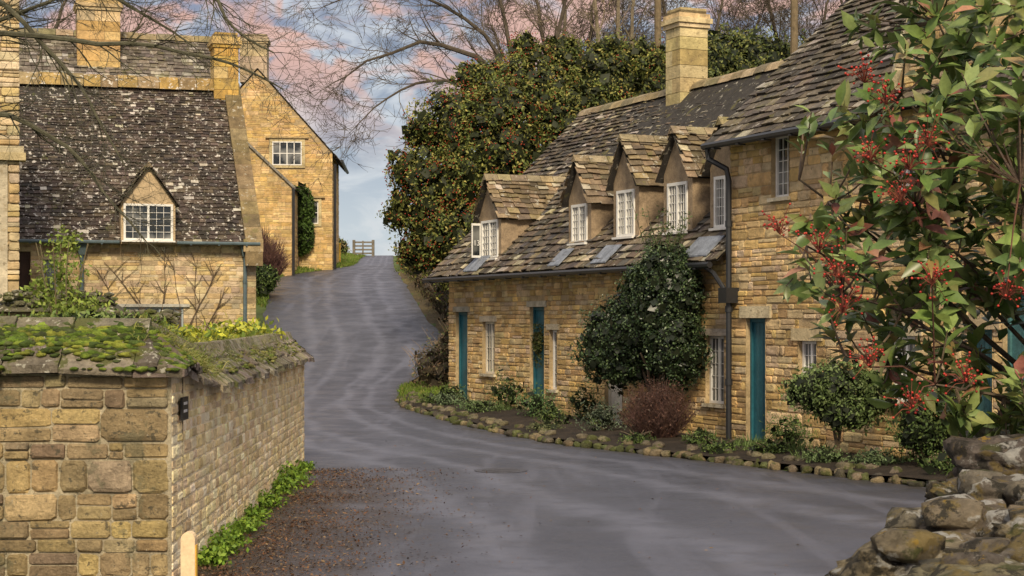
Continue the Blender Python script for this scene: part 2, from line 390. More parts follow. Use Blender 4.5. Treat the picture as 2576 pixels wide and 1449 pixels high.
def chimney(par,F,s0,s1,t0,t1,z0,z1,P,name='chimney'):
    mb=MB(); z=z0; k=0; capz=z1-.42
    mb.box(F,s0+.02,s1-.02,t0+.02,t1-.02,z0,z1-.05,(.25,.2,.12))
    while z<capz-.05:
        e=min(U(.24,.34),capz-z); g=.006; sp=s0+(s1-s0)*U(.35,.65) if k%2 else None
        for (a,b) in ([(s0,sp-g),(sp+g,s1)] if sp else [(s0,s1)]):
            mb.box(F,a,b,t0,t1,z+g,z+e-g,jit(random.choice(P),.14))
        z+=e;k+=1
    for (o,a,b) in ((.04,capz,capz+.09),(.08,capz+.094,capz+.2),(.04,capz+.204,capz+.3),(-.02,capz+.304,z1)):
        mb.box(F,s0-o,s1+o,t0-o,t1+o,a,b,jit(random.choice(P),.1))
    return mk(name,mb,m_stone,par)
def dormer(par,F,sc_,w,tf,ze,za,zroof,tback,wz0,wz1,ww,rp,wallmat,nl=2,over=.1,facemat=None,rowh=.13):
    mb=MB(); a,b=sc_-w/2,sc_+w/2; te=tback(ze)
    for s in (a,b):
        mb.add([F(s,tf,zroof(tf)-.3),F(s,tf,ze),F(s,te+.1,ze),F(s,te+.1,ze-.4)],[(0,1,2,3)],(.3,.22,.14))
    ow=ww/2; ops=(sc_-ow,sc_+ow)
    zb=wz0
    def q(p): mb.add([F(*x) for x in p],[tuple(range(len(p)))],(.3,.22,.14),1 if facemat else 0)
    q([(a,tf,zb-.12),(b,tf,zb-.12),(b,tf,zb),(a,tf,zb)])
    q([(a,tf,zb),(ops[0],tf,zb),(ops[0],tf,wz1),(a,tf,wz1)]); q([(ops[1],tf,zb),(b,tf,zb),(b,tf,wz1),(ops[1],tf,wz1)])
    q([(a,tf,wz1),(b,tf,wz1),(b,tf,ze),(sc_,tf,za-.03),(a,tf,ze)])
    d=mk('dormer',mb,[wallmat,facemat] if facemat else wallmat,par)
    mb=MB(); mb.add([F(ops[0],tf+.035,zb),F(ops[1],tf+.035,zb),F(ops[1],tf+.035,wz1),F(ops[0],tf+.035,wz1)],[(0,1,2,3)],(1,1,1),1)
    frame_mesh(mb,F,ops[0]-.03,ops[1]+.03,zb-.03,wz1+.03,tf,nl,5,3,0,.055,.010)
    mb.box(F,ops[0]-.08,ops[1]+.08,tf-.1,tf-.031,zb-.07,zb-.03)
    mk('window',mb,[m_paint,m_glass],d)
    mb=MB(); hw=w/2+over; tb=tback(za); sl=(za-ze)/(w/2); z0=ze-sl*over
    for sg in (-1,1):
        G=lambda s,t,z,sg=sg:F(sc_+sg*(hw-t),s,z)
        tiles(mb,G,tf-.13,tb,0,z0,hw,za,rowh,.16,.3,rp,.03)
    x=tf-.15
    while x<tb+.1:
        e=x+U(.3,.45); c=jit((.25,.20,.12),.2)
        mb.add([F(sc_-.11,x,za-.07),F(sc_,x,za+.07),F(sc_+.11,x,za-.07),F(sc_-.11,e-.012,za-.07),F(sc_,e-.012,za+.07),F(sc_+.11,e-.012,za-.07)],[(0,1,4,3),(1,2,5,4),(0,2,1),(3,4,5)],c); x=e
    mk('dormer_roof',mb,m_tile,d)
    return d
def ridge(mb,F,s0,s1,t,z,w=.16,h=.13,P=None):
    x=s0
    while x<s1-.05:
        e=min(s1,x+U(.4,.6)); c=jit(random.choice(P or [(.26,.20,.11),(.32,.25,.14),(.20,.17,.1)]),.15); g=.008; zz=z+U(-.012,.012)
        pr=[(-w,-h*.9),(-w*.6,h*.1),(0,h*.6),(w*.6,h*.1),(w,-h*.9)]
        vs=[F(x+g,t+a,zz+b) for a,b in pr]+[F(e-g,t+a,zz+b) for a,b in pr]
        mb.add(vs,[(i,i+1,i+6,i+5) for i in range(4)]+[(0,1,2,3,4),(5,6,7,8,9)],c); x=e
def gutter(mb,F,s0,s1,t,z,r=.055):
    mb.tube([F(s0+(s1-s0)*i/8,t,z) for i in range(9)],r,8)
    n=int((s1-s0)/.9)
    for i in range(n+1):
        s=s0+(s1-s0)*(i+.5)/(n+1); mb.box(F,s-.02,s+.02,t-r-.01,t+.1,z-r-.012,z-r+.01)
# ================================================================== COTTAGES
A=Vector((.410,-.912)); B=Vector((.912,.410)); O=Vector((-1.46,39.6))
def FC(s,t,z): return (O.x+A.x*s+B.x*t, O.y+A.y*s+B.y*t, z)
cot=thing('cottage','row of golden stone cottages with stone slate roof and dormers','cottage',FC(6,3.5,0))
MORT=(.35,.26,.145)
WT=3.4
ops=[(.45,1.15,.1,2.24),(2.0,2.68,.88,2.02),(4.5,5.2,.1,2.33),(5.45,5.8,.66,1.86),(7.9,8.6,.1,2.1),(11.62,12.22,.66,1.8)]
mb=MB(); backing(mb,FC,0,12.5,-.3,WT,ops,MORT)
masonry(mb,FC,0,12.5,-.1,lambda s:WT-.1,[(a-.0,b+.0,c,d+.13) for a,b,c,d in ops],(.055,.15),(.10,.46),.020,pal(GOLD,.22),g=.003,cf=.2)
for (a,b,c,d) in ops: mb.box(FC,a-.12,b+.12,-.04,.05,d+.005,d+.125,jit((.33,.29,.22),.15))
mb.add([FC(0,0,-.3),FC(0,7.4,-.3),FC(0,7.4,3.05),FC(0,3.7,7.0),FC(0,0,WT)],[(0,1,2,3,4)],MORT)
mb.add([FC(0,7.4,-.3),FC(12.5,7.4,-.3),FC(12.5,7.4,3.05),FC(0,7.4,3.05)],[(0,1,2,3)],MORT)
mk('wall',mb,m_stone,cot)
SL=(7.15-WT)/3.725
rp=roofpal([(.095,.074,.055),(.13,.10,.072),(.070,.058,.046),(.16,.122,.082),(.11,.088,.066),(.085,.076,.066)],[(.36,.32,.26),(.30,.25,.17),(.40,.34,.22)],.12,3)
mb=MB(); tiles(mb,FC,-.45,12.55,-.35,WT-.35*SL+.0,3.725,7.15,.16,.12,.32,rp,.03,sag=.14)
mb.add([FC(-.45,3.725,7.13),FC(12.5,3.725,7.13),FC(12.5,7.8,2.6),FC(-.45,7.8,2.6)],[(0,1,2,3)],(.12,.1,.07))
ridge(mb,FC,-.45,12.5,3.72,7.10,.2,.13)
roofC=mk('roof',mb,m_tile,cot)
chimney(roofC,FC,4.35,4.97,3.3,3.98,6.0,8.75,[(.5,.38,.19),(.42,.33,.17),(.52,.42,.23),(.38,.28,.12)])
zro=lambda t:WT+SL*t; tb=lambda z:(z-WT)/SL
dp=roofpal([(.19,.14,.085),(.25,.185,.11),(.15,.115,.075),(.30,.22,.13)],[(.42,.36,.26)],.12,9)
dormer(cot,FC,2.35,1.2,.02,4.38,5.2,zro,tb,3.44,4.22,.84,dp,m_render)
dormer(cot,FC,6.4,1.0,.2,4.5,5.27,zro,tb,3.62,4.33,.62,dp,m_render)
for s in (8.35,10.3,11.92): 
    dormer(cot,FC,s,1.02,.2,4.7,5.46+U(-.03,.03),zro,tb,3.66,4.48,.64,dp,m_render)
q=FC(1.90,-.02,0); G=lambda s,t,z:(q[0]-.42*s+.2*t,q[1]-.25*s-.3*t,z)
mb=MB(); frame_mesh(mb,G,0,.46,3.44,4.2,0,1,5,3,0,.05,.010); mb.add([G(.03,.01,3.47),G(.43,.01,3.47),G(.43,.01,4.16),G(.03,.01,4.16)],[(0,1,2,3)],(1,1,1),1)
mk('casement',mb,[m_paint,m_glass],cot)
def text(name,s,size,mat,parent,loc,xd,yd):
    cu=bpy.data.curves.new(name,'FONT'); cu.body=s; cu.size=size; cu.align_x='CENTER'; cu.align_y='CENTER'; cu.extrude=.002
    ob=bpy.data.objects.new('tmp',cu); sc.collection.objects.link(ob); bpy.context.view_layer.update()
    me=bpy.data.meshes.new_from_object(ob.evaluated_get(bpy.context.evaluated_depsgraph_get())); bpy.data.objects.remove(ob)
    xd=Vector(xd).normalized();yd=Vector(yd).normalized();zd=xd.cross(yd); L=ORG[parent.name]
    Mx=Matrix(((xd.x,yd.x,zd.x,loc[0]-L[0]),(xd.y,yd.y,zd.y,loc[1]-L[1]),(xd.z,yd.z,zd.z,loc[2]-L[2]),(0,0,0,1)))
    me.transform(Mx); me.materials.clear(); me.materials.append(mat); me.name=name
    o=bpy.data.objects.new(name,me); link(o,parent,(0,0,0)); return o
p=G(.23,.07,3.76); d1=Vector(G(0,0,0))-Vector(G(1,0,0)); text('lettering','13',.17,m_paint,cot,p,d1,(0,0,1))
for s,hw in ((2.0,.38),(6.25,.26),(8.2,.32),(11.75,.42)):
    mb=MB(); P=[(s-hw,-.3),(s+hw,-.3),(s+hw+.04,.03),(s-hw+.04,.03)]
    mb.add([FC(x,t-.03,zro(t)+.055+U(-.01,.01)) for x,t in P]+[FC(x,t-.03,zro(t)+.035) for x,t in P],[(0,1,2,3),(0,1,5,4),(1,2,6,5),(3,0,4,7)])
    mk('flashing',mb,m_lead,cot)
mb=MB(); gutter(mb,FC,-.5,12.45,-.43,2.98,.055); mk('gutter',mb,m_black,cot)
door(cot,FC,.45,1.15,.1,2.24,m_teal); door(cot,FC,4.5,5.2,.1,2.33,m_teal); door(cot,FC,7.9,8.6,.1,2.1,m_creampaint)
window(cot,FC,2.0,2.68,.88,2.02,mat=m_creampaint); window(cot,FC,5.45,5.8,.66,1.86,nl=1,nr=4,nc=2); window(cot,FC,11.62,12.22,.66,1.8,nl=2,nr=5,nc=2)
# ------------------------------------------------------------------ tall house
th=thing('house','tall golden stone house with stone slate roof and teal doors','house',FC(17,3.5,0))
ops=[(13.0,13.58,.05,2.1),(13.75,14.25,4.0,4.98),(14.5,15.0,.95,1.75),(16.8,17.4,.9,1.85),(16.8,17.4,3.55,4.6),(18.5,19.0,.02,1.95),(19.2,20.0,.02,2.5)]
mb=MB(); 
Fh=lambda s,t,z:FC(s,t-.06,z)
backing(mb,Fh,12.5,24,-.3,5.3,ops,MORT)
masonry(mb,Fh,12.5,24,-.1,lambda s:5.25,[(a,b,c,d+.2) for a,b,c,d in ops],(.07,.18),(.12,.50),.020,pal(GOLD,.21),g=.003,cf=.2)
for (a,b,c,d) in ops: mb.box(Fh,a-.16,b+.16,-.045,.05,d+.005,d+.195,jit((.42,.34,.22),.12))
mb.add([FC(12.5,-.06,-.3),FC(12.5,7.4,-.3),FC(12.5,7.4,5.2),FC(12.5,3.7,8.6),FC(12.5,-.06,5.3)],[(0,1,2,3,4)],MORT)
Fg=lambda s,t,z:FC(12.5+t,s,z)
masonry(mb,Fg,-.05,3.6,3.5,lambda s:5.1+.9*s-.03 if s<3.7 else 0,[],(.12,.2),(.2,.45),.03,pal(GOLD))
mb.add([FC(24,-.06,-.3),FC(24,7.4,-.3),FC(24,7.4,5.2),FC(24,3.7,8.6),FC(24,-.06,5.3)],[(0,1,2,3,4)],MORT)
mb.add([FC(12.5,7.4,-.3),FC(24,7.4,-.3),FC(24,7.4,5.2),FC(12.5,7.4,5.2)],[(0,1,2,3)],MORT)
gs0,gs1=16.9,20.6; gz=8.9; gm=(gs0+gs1)/2
gt=lambda s:5.2+(gz-5.2)*(1-abs(s-gm)/((gs1-gs0)/2))
mb.add([Fh(gs0,0,5.25),Fh(gs1,0,5.25),Fh(gm,0,gz)],[(0,1,2)],MORT)
masonry(mb,Fh,gs0,gs1,5.26,gt,[],(.10,.17),(.18,.42),.022,pal(GOLD),g=.004,cf=.18)
mk('wall',mb,m_stone,th)
rpt=roofpal([(.085,.070,.055),(.11,.09,.07),(.065,.055,.045),(.14,.112,.08)],[(.33,.29,.23)],.07,5)
mb=MB(); tiles(mb,FC,12.25,24.1,-.4,4.97,3.725,8.75,.17,.15,.34,rpt,.03)
mb.add([FC(12.25,3.725,8.73),FC(24,3.725,8.73),FC(24,7.8,4.9),FC(12.25,7.8,4.9)],[(0,1,2,3)],(.08,.07,.05))
ridge(mb,FC,12.25,24,3.72,8.74,.2,.15)
for sg in (-1,1):
    hw=(gs1-gs0)/2
    G2=lambda s,t,z,sg=sg:FC(gm+sg*(hw-t),s,z)
    tiles(mb,G2,.1,3.9,0,5.2,hw,gz,.2,.18,.36,rpt,.034)
    n=9
    for i in range(n):
        a=i/n; b=(i+1)/n-.01
        P=lambda u,dz,t:FC(gm+sg*(hw*(1-u)+.04),t,5.2+(gz-5.2)*u+dz)
        mb.add([P(a,.02,-.16),P(b,.02,-.16),P(b,.02,.2),P(a,.02,.2),P(a,.17,-.16),P(b,.17,-.16),P(b,.17,.2),P(a,.17,.2)],[(0,1,2,3),(4,5,6,7),(0,1,5,4),(3,2,6,7),(0,4,7,3),(1,2,6,5)],jit((.5,.43,.3),.1))
rf=mk('roof',mb,m_tile,th)
chimney(rf,FC,17.3,18.5,3.2,4.2,7.8,11,GOLD)
mb=MB(); gutter(mb,FC,12.3,16.8,-.46,4.93,.06); mk('gutter',mb,m_black,th)
mb=MB()
pp=[FC(12.42,-.46,4.88),FC(12.42,-.44,4.72),FC(12.6,-.2,4.55),FC(12.62,-.17,4.35),FC(12.62,-.17,.1)]
mb.tube(pp,.05,8)
for z in (3.6,2.2,1.0): mb.tube([FC(12.62,-.17,z),FC(12.62,-.17,z+.1)],.065,8)
mb.box(FC,12.5,12.76,-.3,-.06,2.35,2.6)
mb.tube([FC(12.3,-.43,2.95),FC(12.35,-.3,2.85),FC(12.52,-.2,2.58)],.04,8)
mk('drainpipe',mb,m_black,th)
window(th,Fh,13.75,14.25,4.0,4.98,nl=1,nr=5,nc=3); window(th,Fh,14.5,15.0,.95,1.75,nl=2,nr=4,nc=2)
window(th,Fh,16.8,17.4,.9,1.85,nl=2,nr=4,nc=2); window(th,Fh,16.8,17.4,3.55,4.6,nl=2,nr=4,nc=2)
door(th,Fh,13.0,13.58,.05,2.1,m_teal); 
m_teal2=M('faded_teal_paint',(.055,.14,.145),rough=.6,na=.35,bump=.3)
door(th,Fh,18.5,19.0,.02,1.95,m_teal2); door(th,Fh,19.2,20.0,.02,2.5,m_teal2,planks=7)
# ================================================================== LEFT HOUSE
OL=Vector((-6.6,44.0)); AL=Vector((-.954,-.3)); BL=Vector((-.3,.954))
def FL(s,t,z): return (OL.x+AL.x*s+BL.x*t,OL.y+AL.y*s+BL.y*t,z)
lh=thing('house','stone house with dark lichened slate roof and one dormer','house',FL(4.5,3.5,.4))
ops=[(1.85,3.6,1.3,2.38),(4.95,5.3,2.75,3.55),(5.6,6.15,1.6,3.75)]
LP=[(.48,.35,.18),(.43,.31,.15),(.52,.41,.24),(.36,.27,.16),(.46,.37,.24),(.40,.31,.20)]
mb=MB(); backing(mb,FL,0,9.5,-.2,4.35,ops,(.38,.30,.19))
masonry(mb,FL,0,9.5,.2,lambda s:4.32,[(a,b,c,d+.12) for a,b,c,d in ops]+[(2.1,3.42,3.9,4.4)],(.09,.19),(.14,.48),.014,pal(LP,.2),g=.003,cf=.16)
mb.box(FL,1.7,3.75,-.06,.05,2.385,2.46,(.30,.29,.26))
for a,b,d in ((4.9,5.35,3.55),(5.55,6.2,3.75)): mb.box(FL,a,b,-.04,.05,d+.005,d+.115,(.34,.28,.18))
mb.add([FL(0,0,-.2),FL(0,7.6,-.2),FL(0,7.6,4.3),FL(0,3.8,8.6),FL(0,0,4.3)],[(0,1,2,3,4)],(.36,.27,.15))
mb.add([FL(9.5,0,-.2),FL(9.5,7.6,-.2),FL(9.5,7.6,4.3),FL(9.5,3.8,8.6),FL(9.5,0,4.3)],[(0,1,2,3,4)],(.36,.27,.15))
mk('wall',mb,m_stone,lh)
SLL=(8.55-4.33)/3.8
rl=roofpal([(.058,.043,.034),(.075,.056,.044),(.045,.036,.030),(.095,.072,.054)],[(.42,.38,.31),(.36,.32,.26)],.04,21)
mb=MB(); tiles(mb,FL,.3,9.6,-.3,4.33-.3*SLL,3.8,8.55,.12,.12,.26,rl,.022,sag=.08)
mb.add([FL(0,3.8,8.53),FL(9.5,3.8,8.53),FL(9.5,7.9,4),FL(0,7.9,4)],[(0,1,2,3)],(.06,.05,.04))
ridge(mb,FL,.6,9.5,3.78,8.6,.26,.24,[(.36,.24,.08),(.30,.2,.08),(.26,.19,.1)])
rfl=mk('roof',mb,m_tile_dark,lh)
mb=MB(); n=13
for i in range(n):
    a=-.35+4.1*i/n; b=-.35+4.1*(i+1)/n-.012
    P=lambda s,t,dz:FL(s,t,4.33+SLL*t+dz)
    for s0,s1 in ((-.12,.32),):
        c=jit((.19,.14,.075),.25)
        mb.add([P(s0,a,-.5),P(s1,a,-.5),P(s1,b,-.5),P(s0,b,-.5),P(s0,a,.17),P(s1,a,.17),P(s1,b,.17),P(s0,b,.17)],[(0,1,2,3),(4,5,6,7),(0,1,5,4),(1,2,6,5),(2,3,7,6),(3,0,4,7)],c)
mb.box(FL,-.13,.37,-.36,.05,3.8,4.12,(.36,.27,.15))
mk('parapet_coping',mb,m_tile,lh)
chimney(rfl,FL,-.05,.62,3.4,4.2,7.9,10.0,[(.5,.31,.08),(.42,.27,.08),(.46,.33,.14)])
zl=lambda t:4.33+SLL*t; tbl=lambda z:(z-4.33)/SLL
m_facest=M('pale_stone_face',(.45,.34,.21),ns=4,na=.3,bump=.5,spots=[((.2,.16,.09),11,.6)])
dormer(lh,FL,2.76,1.34,-.34,5.02,5.95,zl,tbl,4.08,4.94,1.16,rl,m_facest,nl=2,over=.06,rowh=.13,facemat=m_facest)
mb=MB(); gutter(mb,FL,-.05,2.05,-.36,4.0,.045); mk('gutter',mb,m_pipe,lh)
mb=MB(); gutter(mb,FL,3.47,9.5,-.36,4.0,.045); mk('gutter',mb,m_pipe,lh)
for s,z0 in ((.3,.4),(4.37,.5)):
    mb=MB()
    mb.tube([FL(s,-.2,3.9),FL(s,-.12,3.6),FL(s,-.12,z0)],.05,8); 
    for z in (3.0,2.0,1.1): mb.tube([FL(s,-.12,z),FL(s,-.12,z+.08)],.062,8)
    vs=[FL(s-.13,-.27,3.95),FL(s+.13,-.27,3.95),FL(s+.13,-.03,3.95),FL(s-.13,-.03,3.95),FL(s-.07,-.2,3.68),FL(s+.07,-.2,3.68),FL(s+.07,-.03,3.68),FL(s-.07,-.03,3.68)]
    mb.add(vs,[(0,1,2,3),(4,5,6,7),(0,1,5,4),(1,2,6,5),(2,3,7,6),(3,0,4,7)])
    mk('drainpipe',mb,m_pipe,lh)
m_greyp=M('grey_paint',(.34,.38,.40),rough=.5,na=.1,bump=.1)
window(lh,FL,1.85,3.6,1.3,2.38,nl=3,nr=4,nc=3,mat=m_greyp,sill=False,t=.05); window(lh,FL,4.95,5.3,2.75,3.55,nl=1,nr=3,nc=2,mat=m_greyp,sill=False)
m_brown=M('brown_door_paint',(.06,.03,.02),rough=.5,na=.2,bump=.2)
door(lh,FL,5.6,6.15,1.6,3.75,m_brown)
mb=MB()
for s0,tg in ((1.9,((1.4,2.6),(.9,3.4),(2.1,3.6))),(2.4,((3.2,2.9),(3.8,3.5),(2.3,3.9))),(1.5,((1.0,2.2),(.7,2.9),(1.6,3.7))),(3.1,((4.2,2.2),(4.0,3.3)))):
    for (s1,z1) in tg:
        pts=[];N=9
        for i in range(N+1):
            u=i/N; pts.append(FL(s0+(s1-s0)*u**1.4+.07*mn.noise(Vector((s1*7,u*4,1))),-.05,.8+(z1-.8)*u**.8))
        mb.tube(pts,[.022*(1-u/N*.75) for u in range(N+1)],4,(.10,.07,.045))
        for k in range(7):
            i=random.randint(3,N-1); p=Vector(pts[i]); q2=[tuple(p)]
            dx=U(-1,1)
            for j in range(4): p=p+Vector((AL.x*dx*.13,AL.y*dx*.13,U(.03,.15))); q2.append(tuple(p))
            mb.tube(q2,[.010,.009,.008,.006,.004],3,(.10,.07,.045))
tag(mk('climbing_vine',mb,m_bark,L=FL(2,-.04,.5)),'bare leafless climber spread over the stone house wall','climbing plant')
# ------------------------------------------------------------------ house behind
bh=thing('house','stone house with grey slate roof behind the dark roof','house',FL(4.5,9.5,.5))
mb=MB(); mb.box(FL,0,9.5,7.2,11.8,0,8.1,(.4,.3,.16))
for s in (0,9.5): mb.add([FL(s,7.2,8.1),FL(s,11.8,8.1),FL(s,9.5,10.7)],[(0,1,2)],(.4,.3,.16))
masonry(mb,lambda s,t,z:FL(s,7.2+t,z),0,9.5,7,lambda s:8.1,[],(.15,.2),(.25,.5),.02,pal(LP))
mk('wall',mb,m_stone,bh)
rb=roofpal([(.15,.125,.10),(.19,.16,.125),(.12,.10,.08)],[(.34,.31,.26)],.12,31)
mb=MB(); tiles(mb,FL,-.1,9.6,7.0,7.85,9.5,10.75,.17,.16,.34,rb,.025); mb.add([FL(0,9.5,10.73),FL(9.5,9.5,10.73),FL(9.5,12,8),FL(0,12,8)],[(0,1,2,3)],(.1,.09,.07))
ridge(mb,FL,-.1,9.5,9.5,10.78,.18,.14)
r2=mk('roof',mb,m_tile,bh); chimney(r2,FL,2.75,4.0,8.5,9.4,9.0,11.75,GOLD)
# ------------------------------------------------------------------ edge building
FE=lambda s,t,z:(-10.38-.96*s-.285*t,36.0-.28*s+.96*t,z)
eb=thing('house','tall golden stone gable end with cream rendered ground floor','house',FE(2,2,0))
mb=MB(); mb.box(FE,0.02,5,.02,2.6,-.2,9.6,MORT)
masonry(mb,FE,0,5,5.75,lambda s:9.6,[],(.14,.22),(.25,.5),.03,pal(LP),cf=.16); masonry(mb,FE,-.0,.5,2.9,lambda s:5.4,[],(.14,.22),(.2,.3),.03,pal(LP),cf=.16)
mb.box(FE,.25,5,-.04,.02,0,5.4,(.42,.36,.26)); 
mb.box(FE,-.12,5,-.16,.3,5.42,5.58,(.45,.36,.2)); mb.box(FE,-.08,5,-.1,.3,5.585,5.72,(.4,.34,.22))
mk('wall',mb,m_stone,eb)
mb=MB(); G=lambda s,t,z:FE(s,t-.2,z)
tiles(mb,G,-.05,5,0,9.6,1.6,11.2,.16,.16,.3,rb,.025); mk('roof',mb,m_tile,eb)
# ================================================================== FAR HOUSE
def FF(s,t,z): return (-8.0-s-.054*t,76-.054*s+t,z)
fh=thing('house','golden stone gabled house at the top of the hill','house',FF(3.3,3,4.3))
ops=[(1.35,2.65,8.9,9.95),(.62,1.25,6.3,7.3)]
mb=MB(); backing(mb,FF,0,6.6,3.6,9.45,[ (a,b,c,min(d,9.44)) for a,b,c,d in ops[1:]],MORT)
gtop=lambda s:9.45+3.7*(1-abs(s-3.3)/3.3)
mb.add([FF(0,0,9.45),FF(6.6,0,9.45),FF(3.3,0,13.15)],[(0,1,2)],MORT)
FP=[(.49,.325,.13),(.44,.295,.12),(.52,.37,.18),(.40,.27,.12)]
masonry(mb,FF,0,6.6,3.9,gtop,[(a-.14,b+.14,c-.12,d+.14) for a,b,c,d in ops],(.12,.20),(.22,.55),.012,pal(FP,.14),g=.004,cf=.15)
for (a,b,c,d) in ops:
    mb.box(FF,a-.14,a-.005,-.05,.03,c,d,(.44,.36,.2)); mb.box(FF,b+.005,b+.14,-.05,.03,c,d,(.44,.36,.2)); mb.box(FF,a-.14,b+.14,-.06,.03,c-.12,c-.005,(.44,.36,.2)); mb.box(FF,a-.14,b+.14,-.05,.03,d+.005,d+.14,(.44,.36,.2))
    mb.box(FF,a-.3,b+.3,-.12,.0,d+.145,d+.22,(.3,.22,.11))
Fs=lambda s,t,z:FF(t,s,z)
backing(mb,Fs,0,6,3.6,9.45,[],MORT); masonry(mb,Fs,0,6,3.9,lambda s:9.4,[],(.14,.24),(.25,.6),.012,pal(FP),g=.004)
lt=lambda s:7.65+.95*(s-1.5)
Fx=lambda s,t,z:FF(s,t-4,z)
mb.add([Fx(1.5,0,3.3),Fx(7,0,3.3),Fx(7,0,lt(7)-.0),Fx(1.5,0,lt(1.5))],[(0,1,2,3)],MORT)
mb.add([Fx(1.5,0,3.3),Fx(1.5,4,3.3),Fx(1.5,4,lt(1.5)),Fx(1.5,0,lt(1.5))],[(0,1,2,3)],MORT)
masonry(mb,Fx,1.5,7,3.5,lt,[],(.12,.19),(.22,.5),.012,pal(FP,.14),g=.004,cf=.15)
Fq=lambda s,t,z:FF(1.5+t,-4+s,z); masonry(mb,Fq,0,4,3.9,lambda s:7.6,[],(.14,.22),(.25,.55),.012,pal(FP))
mk('wall',mb,m_stone,fh)
mb=MB()
for i in range(10):
    a=1.35+.56*i;b=a+.545
    mb.add([Fx(a,-.12,lt(a)),Fx(b,-.12,lt(b)),Fx(b,.2,lt(b)),Fx(a,.2,lt(a)),Fx(a,-.12,lt(a)+.13),Fx(b,-.12,lt(b)+.13),Fx(b,.2,lt(b)+.13),Fx(a,.2,lt(a)+.13)],[(0,1,2,3),(4,5,6,7),(0,1,5,4),(1,2,6,5),(2,3,7,6),(3,0,4,7)],(.22,.2,.17))
mb.add([Fx(1.3,.1,lt(1.3)+.05),Fx(7,.1,lt(7)+.05),Fx(7,4,lt(7)+.05),Fx(1.3,4,lt(1.3)+.05)],[(0,1,2,3)],(.12,.1,.08))
rs=roofpal([(.11,.09,.075),(.14,.115,.09)],[(.3,.27,.2)],.1,41)
G=lambda s,t,z:FF(-.35+t,s,z); tiles(mb,G,-.06,6.2,0,9.1,3.65,13.2,.22,.2,.4,rs,.02)
G=lambda s,t,z:FF(6.95-t,s,z); tiles(mb,G,-.06,6.2,0,9.1,3.65,13.2,.22,.2,.4,rs,.02)
r3=mk('roof',mb,m_tile,fh); chimney(r3,FF,2.9,4.1,.1,1.1,12.6,14.75,[(.34,.27,.18),(.4,.31,.2)])
mb=MB(); mb.tube([FF(-.42,-.1,9.1),FF(-.42,6.1,9.1)],.07,8); mk('gutter',mb,m_black,fh)
mb=MB(); mb.tube([FF(-.1,.3,9),FF(-.1,.3,4)],.06,8); mk('drainpipe',mb,m_black,fh)
mb=MB(); mb.tube([Fx(1.42,-.1,7.6),Fx(1.42,-.1,3.9)],.06,8); mk('drainpipe',mb,m_black,fh)
window(fh,lambda s,t,z:FF(s,t-.1,z),1.35,2.65,8.9,9.95,t=.06,nl=2,nr=2,nc=2,sill=False,bar=.035); window(fh,FF,.62,1.25,6.3,7.3,t=.05,nl=1,nr=2,nc=2,sill=False,bar=.035)
# ================================================================== NEAR LEFT WALL
lw=thing('stone_wall','golden rubble garden wall with mossy pitched stone coping','wall',(-3,16,0))
Wx=[-2.61,-2.66,-2.78,-2.95];Wy=[13.07,15,18.4,24.2]
arc=[0,1.93,5.33,11.13]
def FR(s,t,z):
    y=float(np.interp(s,arc,Wy))+min(0,s); return (float(np.interp(s,arc,Wx))-t,y,z)
FN=lambda s,t,z:(-2.61-s,13.07+t,z-.0)
dz=lambda s:float(np.interp(s,[-.13,0,.9,1.93,5.3,11.2],[1.655,1.65,1.57,1.46,1.49,1.52]))
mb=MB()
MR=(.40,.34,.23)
SIDE_LIT=(.74,.64,.44)
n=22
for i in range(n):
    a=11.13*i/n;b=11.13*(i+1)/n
    mb.add([FR(a,0,-.1),FR(b,0,-.1),FR(b,0,dz(b)+.05),FR(a,0,dz(a)+.05)],[(0,1,2,3)],SIDE_LIT)
RPL=[(.76,.63,.38),(.68,.54,.31),(.80,.69,.46),(.60,.46,.26),(.74,.58,.32)]  # side stones lightened to look lit, brightness painted into the palette
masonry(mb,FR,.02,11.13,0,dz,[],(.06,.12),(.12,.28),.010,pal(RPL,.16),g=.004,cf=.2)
mk('side_masonry',mb,m_stone_lit,lw)
mb=MB()
for i in range(n):
    a=11.13*i/n;b=11.13*(i+1)/n
    mb.add([FR(a,.48,-.1),FR(b,.48,-.1),FR(b,.48,dz(b)+.05),FR(a,.48,dz(a)+.05)],[(0,1,2,3)],MR)
mb.add([FR(11.13,0,-.1),FR(11.13,.48,-.1),FR(11.13,.48,1.6),FR(11.13,0,1.6)],[(0,1,2,3)],MR)
mb.add([FN(0,0,-.1),FN(5,0,-.1),FN(5,0,1.72),FN(0,0,1.66)],[(0,1,2,3)],MR); mb.add([FN(0,.48,-.1),FN(5,.48,-.1),FN(5,.48,1.7),FN(0,.48,1.66)],[(0,1,2,3)],MR)
NP=[(.28,.205,.11),(.24,.18,.105),(.34,.25,.13),(.30,.24,.14),(.40,.29,.14),(.22,.16,.09)]
masonry(mb,FN,.02,5,0,lambda s:1.66+.012*s,[],(.08,.22),(.12,.40),.026,pal(NP,.18),g=.006,cf=.15)
mk('masonry',mb,m_stone_near,lw,smooth=False)
mb=MB()
